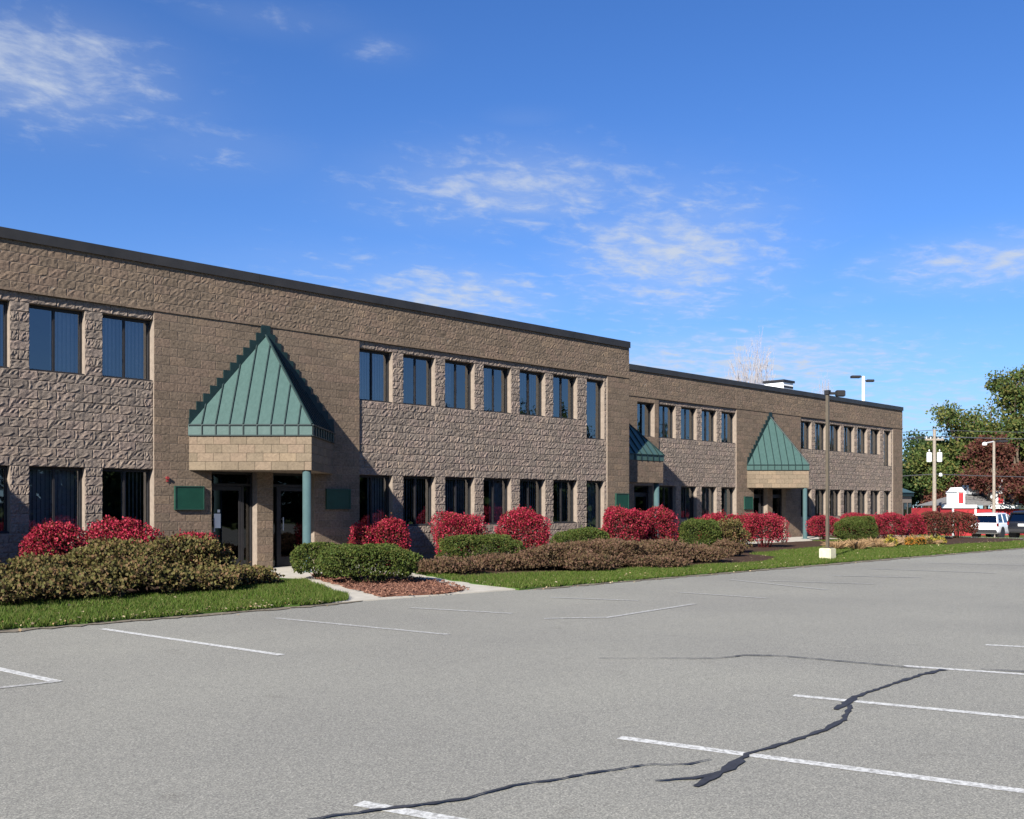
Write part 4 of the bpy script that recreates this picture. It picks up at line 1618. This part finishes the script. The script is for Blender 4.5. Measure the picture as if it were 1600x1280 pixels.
# wood across the lot, mirrored in the windows
n = 230000
cx = rng.uniform(-30, 190, 150)
cyy = rng.uniform(-50, -34, 150)
ch = np.where(rng.random(150) < 0.12, rng.uniform(13, 17, 150), rng.uniform(7.0, 12.5, 150))
ci = rng.integers(0, 150, n)
off = unit(rng.normal(0, 1, (n, 3))) * (rng.random((n, 1)) ** 0.4)
hz = rng.uniform(0.0, 0.88, n) ** 1.15
P = np.stack([cx[ci] + off[:, 0] * 2.6, cyy[ci] + off[:, 1] * 2.6, ch[ci] * hz + off[:, 2] * 1.3], 1)
P[:, 2] = np.maximum(P[:, 2], 0.2)
wood = link('tree_belt', leaf_mesh('tree_belt', P, off, 0.55, 0.5, 1.0), M['leaf_dkgreen'])
tag(wood, 'belt of dark trees across the lot mirrored in the lower windows', 'trees', None, 'stuff')


# ------------------------------------------------------------------ poles and wires
def shoebox(parent, c, d, L=0.6, mat='bronze'):
    """flat box luminaire on a short arm, pointing along d"""
    c, d = Vector(c), Vector(d).normalized()
    sd = Vector((-d.y, d.x, 0))
    h = MB().obox(c + d * (0.25 + L / 2), d * L / 2, sd * L * 0.32, Vector((0, 0, 0.09)))
    h.build('lamp_head', M[mat], parent, bevel=0.02)
    a = MB().obox(c + d * 0.14, d * 0.14, sd * 0.03, Vector((0, 0, 0.035)))
    a.build('arm', M[mat], parent)


p = ground(1293, 876)
e = empty('lamp_post', p)
MB().box(-0.18, 0.18, -0.18, 0.18, 0.0, 0.36).build('footing', M['yellow_base'], e, bevel=0.02)
MB().box(-0.11, 0.11, -0.11, 0.11, 0.362, 0.385).build('base_plate', M['pole_brown'], e)
MB().box(-0.042, 0.042, -0.042, 0.042, 0.387, 4.82).build('pole', M['pole_brown'], e, bevel=0.006)
shoebox(e, (0, 0, 4.86), (0.75, -0.66, 0), 0.26)
MB().box(-0.07, 0.07, -0.07, 0.07, 4.822, 4.95).build('cap', M['bronze'], e)
tag(e, 'slim brown square lamp post on a pale concrete footing in the lawn', 'lamp post')

D = 78
p = at(1349, D, 0)
p.z = terr(p.x) - 0.05
e = empty('lamp_post', p)
top = EYE - (588 - 790) * D / FPX - p.z
MB().tube((0, 0, 0), (0, 0, top), 0.15, 0.11, 12).build('pole', M['white'], e)
rd = Vector((0.7071, -0.7071, 0))
shoebox(e, (0, 0, top - 0.05), -rd, 0.7)
shoebox(e, (0, 0, top - 0.35), rd, 0.55)
tag(e, 'white lamp post with two dark heads rising behind the flat roof', 'lamp post')

D = 74
p = at(1553, D, 0)
p.z = terr(p.x) - 0.05
e = empty('lamp_post', p)
top = EYE - (690 - 790) * D / FPX - p.z
MB().tube((0, 0, 0), (0, 0, top), 0.12, 0.09, 12).build('pole', M['wood_pole'], e)
shoebox(e, (0, 0, top + 0.02), rd, 0.7)
MB().tube((-0.45, 0.45, top - 0.12), (0, 0, top), 0.05, 0.05, 6).build('arm', M['steel'], e)
MB().lathe((-0.48, 0.48, top - 0.3), [(0.06, 0), (0.16, 0.03), (0.16, 0.2), (0.05, 0.26)], 10).build('lamp_head', M['white'], e)
tag(e, 'pale street lamp post with dark box head in front of the burgundy tree', 'lamp post')

D = 82
p = at(1460, D, 0)
p.z = terr(p.x) - 0.05
e = empty('utility_pole', p)
top = EYE - (671 - 790) * D / FPX - p.z
MB().tube((0, 0, 0), (0, 0, top), 0.17, 0.12, 12).build('pole', M['wood_pole'], e)
arm_z = EYE - (687 - 790) * D / FPX - p.z
ad = rd
MB().obox((0, 0, arm_z), ad * 0.75, Vector((0.7071, 0.7071, 0)) * 0.07, (0, 0, 0.07)).build('crossarm', M['wood_pole'], e)
for k in (-0.65, -0.3, 0.3, 0.65):
    c = ad * k
    MB().lathe((c.x, c.y, arm_z + 0.075), [(0.035, 0), (0.06, 0.04), (0.035, 0.08), (0.06, 0.12), (0.03, 0.16)], 8).build('insulator', M['white'], e)
tz = EYE - (722 - 790) * D / FPX - p.z
for k in (-1, 1):
    c = ad * (0.42 * k)
    tr = MB().lathe((c.x, c.y, tz), [(0.17, 0), (0.2, 0.04), (0.2, 0.72), (0.15, 0.78)], 14).build('transformer', M['white'], e)
    MB().lathe((c.x, c.y, tz + 0.845), [(0.04, 0), (0.06, 0.05), (0.03, 0.16)], 8).build('bushing', M['steel'], tr)
MB().lathe((ad.x * 0.5, ad.y * 0.5, EYE - (745 - 790) * D / FPX - p.z), [(0.06, 0), (0.14, 0.06), (0.14, 0.22), (0.05, 0.3)], 10).build('lamp_head', M['white'], e)
tag(e, 'weathered wooden utility pole with crossarm and two pale transformers', 'utility pole')
upole = p.copy()


def wire(a, c, sag, r, label):
    m = MB()
    pts = []
    for i in range(17):
        s = i / 16
        q = a.lerp(c, s)
        q.z -= sag * 4 * s * (1 - s)
        pts.append(q)
    for q0, q1 in zip(pts[:-1], pts[1:]):
        m.tube(q0, q1, r, r, 5, False)
    o = m.build('power_line', M['wire'])
    tag(o, label, 'wire', 'power lines at the utility pole')


for i, (k, dz, lb) in enumerate(((-0.65, arm_z + 0.25, 'power line leaving the outer insulator of the crossarm'),
                                 (0.65, arm_z + 0.25, 'power line leaving the other outer insulator of the crossarm'),
                                 (0.0, top - 0.05, 'power line tied at the very top of the utility pole'),
                                 (0.0, EYE - (741 - 790) * D / FPX - p.z, 'low thick cable tied below the transformers'))):
    a = upole + ad * k + Vector((0, 0, dz))
    l_ = a + Vector((-14.0, 36.0, 0.3))
    r_ = a + Vector((26.0, -34.0, 0.8))
    m = MB()
    for (s0, s1, sg) in ((l_, a, 0.6), (a, r_, 0.7)):
        pts = []
        for j in range(15):
            s = j / 14
            q = s0.lerp(s1, s)
            q.z -= sg * 4 * s * (1 - s)
            pts.append(q)
        for q0, q1 in zip(pts[:-1], pts[1:]):
            m.tube(q0, q1, 0.022 + 0.012 * (i == 3), 0.022 + 0.012 * (i == 3), 5, False)
    o = m.build('power_line', M['wire'])
    tag(o, lb, 'wire', 'power lines at the utility pole')

# ------------------------------------------------------------------ low annex beyond the building end
ann = empty('entrance_annex', (69.5, 33.0, terr(69.5) - 0.05))
zz = 0.5
b = MB().box(-4.5, 2.0, -2.0, 4.0, 0.0, 2.35 + zz)
b.build('wall', M['core'], ann)
MB().box(-4.62, 2.12, -2.12, 4.12, 2.352 + zz, 2.62 + zz).build('eave_trim', M['green_dark'], ann)
b = MB()
b.add([(-4.7, -2.2, 2.62 + zz), (2.2, -2.2, 2.62 + zz), (2.2, 4.2, 2.62 + zz), (-4.7, 4.2, 2.62 + zz), (-2.6, 1.0, 4.1 + zz), (0.0, 1.0, 4.1 + zz)],
      [(0, 1, 5, 4), (1, 2, 5), (2, 3, 4, 5), (3, 0, 4), (0, 3, 2, 1)])
b.build('roof', M['green_metal'], ann)
for k in range(4):
    w = MB().box(-0.9 + k * 0.75, -0.35 + k * 0.75, -2.03, -2.003, 0.7 + zz, 1.9 + zz).build('window', M['bronze'], ann)
    MB().box(-0.85 + k * 0.75, -0.40 + k * 0.75, -2.045, -2.033, 0.75 + zz, 1.85 + zz).build('pane', M['glass_dark'], w)
tag(ann, 'low block annex with green hipped metal roof beyond the building end', 'annex')

# ------------------------------------------------------------------ red shop
M['shop_red'] = mat_simple('red_siding', (0.33, 0.03, 0.035), 0.7, 0.2, var=0.12, scale=3)
M['shingle'] = mat_simple('grey_shingle', (0.16, 0.155, 0.15), 0.9, 0.1, var=0.25, scale=6)
D = 88
p = at(1535, D, 0)
shop = empty('red_shop', (p.x, p.y, terr(p.x) - 0.05), R(-38))
# local x runs to the right in the picture, y away
px = D / FPX
zt = lambda y: EYE - (y - 790) * D / FPX - (terr(p.x) - 0.05)
MB().box(-3.3, -1.35, -1.0, 7.0, 0, zt(794)).build('wall', M['shop_red'], shop)
MB().box(-1.345, 6.5, 0.6, 7.0, 0, zt(796)).build('wall', M['shop_red'], shop)
MB().box(-3.45, -1.2, -1.15, 0.55, zt(794) + 0.002, zt(789)).build('cornice', M['white'], shop)
MB().box(1.1, 6.7, 0.2, 0.58, zt(795) + 0.002, zt(789)).build('cornice', M['white'], shop)
MB().box(-1.34, -1.2, -1.05, -0.95, 0, zt(794)).build('corner_board', M['white'], shop)
MB().box(-3.4, -3.26, -1.06, -0.99, 0, zt(794)).build('corner_board', M['white'], shop)
b = MB()
z0, z1 = zt(790), zt(768)
b.add([(-2.2, 0.3, z0), (6.7, 0.3, z0), (6.7, 7.2, z0), (-2.2, 7.2, z0), (0.4, 3.7, z1), (4.4, 3.7, z1)], [(0, 1, 5, 4), (1, 2, 5), (2, 3, 4, 5), (3, 0, 4), (0, 3, 2, 1)])
b.build('roof', M['shingle'], shop)


def gable_dormer(xc, w, y, zb, zs, zp):
    d = MB().prism([(xc - w / 2, y), (xc + w / 2, y), (xc + w / 2, y + 1.6), (xc - w / 2, y + 1.6)], zb, zs).build('dormer', M['white'], shop)
    q = MB().box(xc - w * 0.28, xc + w * 0.28, y - 0.03, y - 0.004, zb + 0.12, zs - 0.08).build('louvre', M['shop_red'], d)
    g = MB()
    g.add([(xc - w * 0.62, y - 0.1, zs), (xc + w * 0.62, y - 0.1, zs), (xc, y - 0.1, zp), (xc - w * 0.62, y + 1.7, zs), (xc + w * 0.62, y + 1.7, zs), (xc, y + 1.7, zp)],
          [(0, 1, 2), (3, 5, 4), (0, 3, 4, 1), (1, 4, 5, 2), (2, 5, 3, 0)])
    g.build('gable', M['white'], d)


gable_dormer(-2.35, 0.75, -0.6, zt(789), zt(769), zt(765))
gable_dormer(-0.9, 0.75, 1.8, zt(782), zt(771), zt(761))
gable_dormer(2.15, 0.8, 0.7, zt(789), zt(771), zt(766))
gable_dormer(4.1, 0.85, 0.7, zt(789), zt(774), zt(766))
MB().box(0.3, 1.3, 2.6, 3.6, zt(772), zt(757)).build('roof_vent', M['steel'], shop)
MB().lathe((2.75, 1.2, zt(770)), [(0.22, 0), (0.24, 0.3), (0.42, 0.45), (0.45, 0.75), (0.3, 1.05), (0.08, 1.2)], 12).build('cupola', M['white'], shop)
for k in range(4):
    w = MB().box(1.6 + k * 1.2, 2.3 + k * 1.2, 0.56, 0.597, 0.7, 1.55).build('window', M['white'], shop)
    MB().box(1.68 + k * 1.2, 2.22 + k * 1.2, 0.54, 0.557, 0.78, 1.47).build('pane', M['glass_dark'], w)
tag(shop, 'red roadside shop with white trim, grey roof and white dormers', 'shop')


# ------------------------------------------------------------------ cars
def mat_paint(name, c):
    t = NT(name)
    t.set(c, 0.25, 0.5)
    t.b.inputs['Coat Weight'].default_value = 0.6
    t.b.inputs['Coat Roughness'].default_value = 0.05
    n = t.noise(t.pos(), 3, 4)
    r = t.ramp(n, [(0.3, (0.2, 0.2, 0.2)), (0.7, (0.36, 0.36, 0.36))])
    t.l(r, t.b.inputs['Roughness'])
    return t.m


M['car_white'] = mat_paint('white_car_paint', (0.72, 0.72, 0.73))
M['car_black'] = mat_paint('black_car_paint', (0.012, 0.014, 0.02))
M['tyre'] = mat_simple('tyre_rubber', (0.018, 0.018, 0.018), 0.9, 0.1)
M['taillight'] = mat_simple('taillight_plastic', (0.14, 0.010, 0.012), 0.2, 0.5)
M['car_glass'] = mat_glass('car_glass', 0.10, (0.06, 0.07, 0.08))
M['trim_black'] = mat_simple('black_trim', (0.02, 0.02, 0.022), 0.6, 0.3)


def loft(stations, ring):
    """stations: list of (x, params); ring(params) -> list of (y,z). closed ring, capped ends"""
    V, F = [], []
    n = None
    for x, pr in stations:
        rg = ring(pr)
        n = len(rg)
        V += [(x, y, z) for y, z in rg]
    for k in range(len(stations) - 1):
        for i in range(n):
            j = (i + 1) % n
            F.append((k * n + i, k * n + j, (k + 1) * n + j, (k + 1) * n + i))
    F.append(tuple(range(n - 1, -1, -1)))
    b = (len(stations) - 1) * n
    F.append(tuple(range(b, b + n)))
    return V, F


def car(name, loc, rz, paint, label):
    e = empty(name, loc, rz)
    # x forward; rear at x=0, length 4.5
    def ring(p):
        w, zb, zs, zt = p
        return [(-w * 0.86, zb), (-w * 0.97, zb + 0.12), (-w, zb + 0.30), (-w * 0.985, zs - 0.08), (-w * 0.93, zt),
                (w * 0.93, zt), (w * 0.985, zs - 0.08), (w, zb + 0.30), (w * 0.97, zb + 0.12), (w * 0.86, zb)]
    st = [(0.0, (0.80, 0.42, 0.88, 0.92)), (0.06, (0.87, 0.34, 0.95, 1.00)), (0.35, (0.91, 0.26, 1.0, 1.04)), (1.2, (0.925, 0.24, 1.0, 1.04)), (2.4, (0.925, 0.24, 0.98, 1.02)),
          (3.1, (0.92, 0.24, 0.96, 1.0)), (3.4, (0.91, 0.24, 0.93, 0.97)), (4.0, (0.88, 0.24, 0.84, 0.88)), (4.35, (0.80, 0.28, 0.74, 0.78)), (4.5, (0.66, 0.36, 0.64, 0.68))]
    V, F = loft(st, ring)
    bo = MB().add(V, F).mesh('body')
    bm = bmesh.new(); bm.from_mesh(bo)
    bmesh.ops.subdivide_edges(bm, edges=[ed for ed in bm.edges], cuts=1, use_grid_fill=True)
    bmesh.ops.smooth_vert(bm, verts=bm.verts, factor=0.35, use_axis_x=True, use_axis_y=True, use_axis_z=True)
    bm.to_mesh(bo); bm.free()
    for f in bo.polygons:
        f.use_smooth = True
    link('body', bo, paint, e)
    # greenhouse (glass) and roof
    def gring(p):
        wb, wt, zb, zt = p
        return [(-wb, zb), (-wt, zt), (wt, zt), (wb, zb)]
    st = [(0.10, (0.80, 0.78, 0.96, 1.0)), (0.38, (0.83, 0.70, 0.97, 1.56)), (1.4, (0.84, 0.70, 0.98, 1.60)), (2.4, (0.84, 0.69, 0.97, 1.58)), (3.25, (0.82, 0.78, 0.95, 0.99))]
    V, F = loft(st, gring)
    MB().add(V, F).build('window_band', M['car_glass'], e)
    def rring(p):
        w, z = p
        return [(-w, z - 0.02), (-w * 0.92, z + 0.05), (0, z + 0.085), (w * 0.92, z + 0.05), (w, z - 0.02)]
    st = [(0.24, (0.70, 1.50)), (0.42, (0.715, 1.56)), (1.4, (0.715, 1.60)), (2.3, (0.705, 1.585)), (2.55, (0.69, 1.54))]
    V, F = loft(st, rring)
    MB().add(V, F).build('roof', paint, e, smooth=False)
    # pillars
    for s in (-1, 1):
        for (xa, xb, wd) in ((0.10, 0.34, 0.13), (1.25, 1.25, 0.05), (2.2, 2.2, 0.045), (3.22, 2.45, 0.05)):
            a = Vector((xa, s * 0.835, 0.98)); c = Vector((xb, s * 0.71, 1.55))
            m = (a + c) / 2
            MB().obox(m + Vector((0, s * 0.006, 0)), Vector((wd, 0, 0)), Vector((0, 0.02, 0)), (c - a) / 2).build('pillar', paint, e)
        # wheels
        for xw in (0.85, 3.55):
            w = MB()
            w.tube((xw, s * 0.66, 0.33), (xw, s * 0.90, 0.33), 0.33, 0.33, 20)
            wo = w.build('wheel', M['tyre'], e)
            MB().tube((xw, s * 0.895, 0.33), (xw, s * 0.912, 0.33), 0.21, 0.19, 14).build('rim', M['steel'], wo)
            MB().tube((xw, s * 0.55, 0.36), (xw, s * 0.929, 0.36), 0.40, 0.40, 20).build('wheel_arch', M['trim_black'], e)
        # tail lights
        MB().box(-0.012, 0.16, s * 0.83 - 0.055, s * 0.83 + 0.055, 0.78, 0.98).build('taillight', M['taillight'], e, bevel=0.015)
        MB().box(2.75, 2.95, s * 0.94 - 0.07, s * 0.94 + 0.07, 0.98, 1.1).build('mirror', paint, e, bevel=0.02)
        MB().box(4.2, 4.42, s * 0.62 - 0.12, s * 0.62 + 0.12, 0.62, 0.74).build('headlight', M['steel'], e, bevel=0.02)
    MB().box(-0.05, 0.12, -0.80, 0.80, 0.36, 0.56).build('bumper', M['trim_black'], e, bevel=0.03)
    MB().box(-0.02, 0.03, -0.26, 0.26, 0.72, 0.86).build('number_plate', M['paper'], e)
    tag(e, label, 'car', 'cars parked on the driveway')
    return e


p = at(1537, 66, 0)
car('parked_car', (p.x, p.y, terr(p.x) - 0.02), R(2), M['car_white'], 'white hatchback parked on the driveway, rear toward the lawn')
p = at(1598, 60, 0)
car('parked_car', (p.x, p.y, terr(p.x) - 0.02), R(0), M['car_black'], 'black car parked beside the white hatchback')
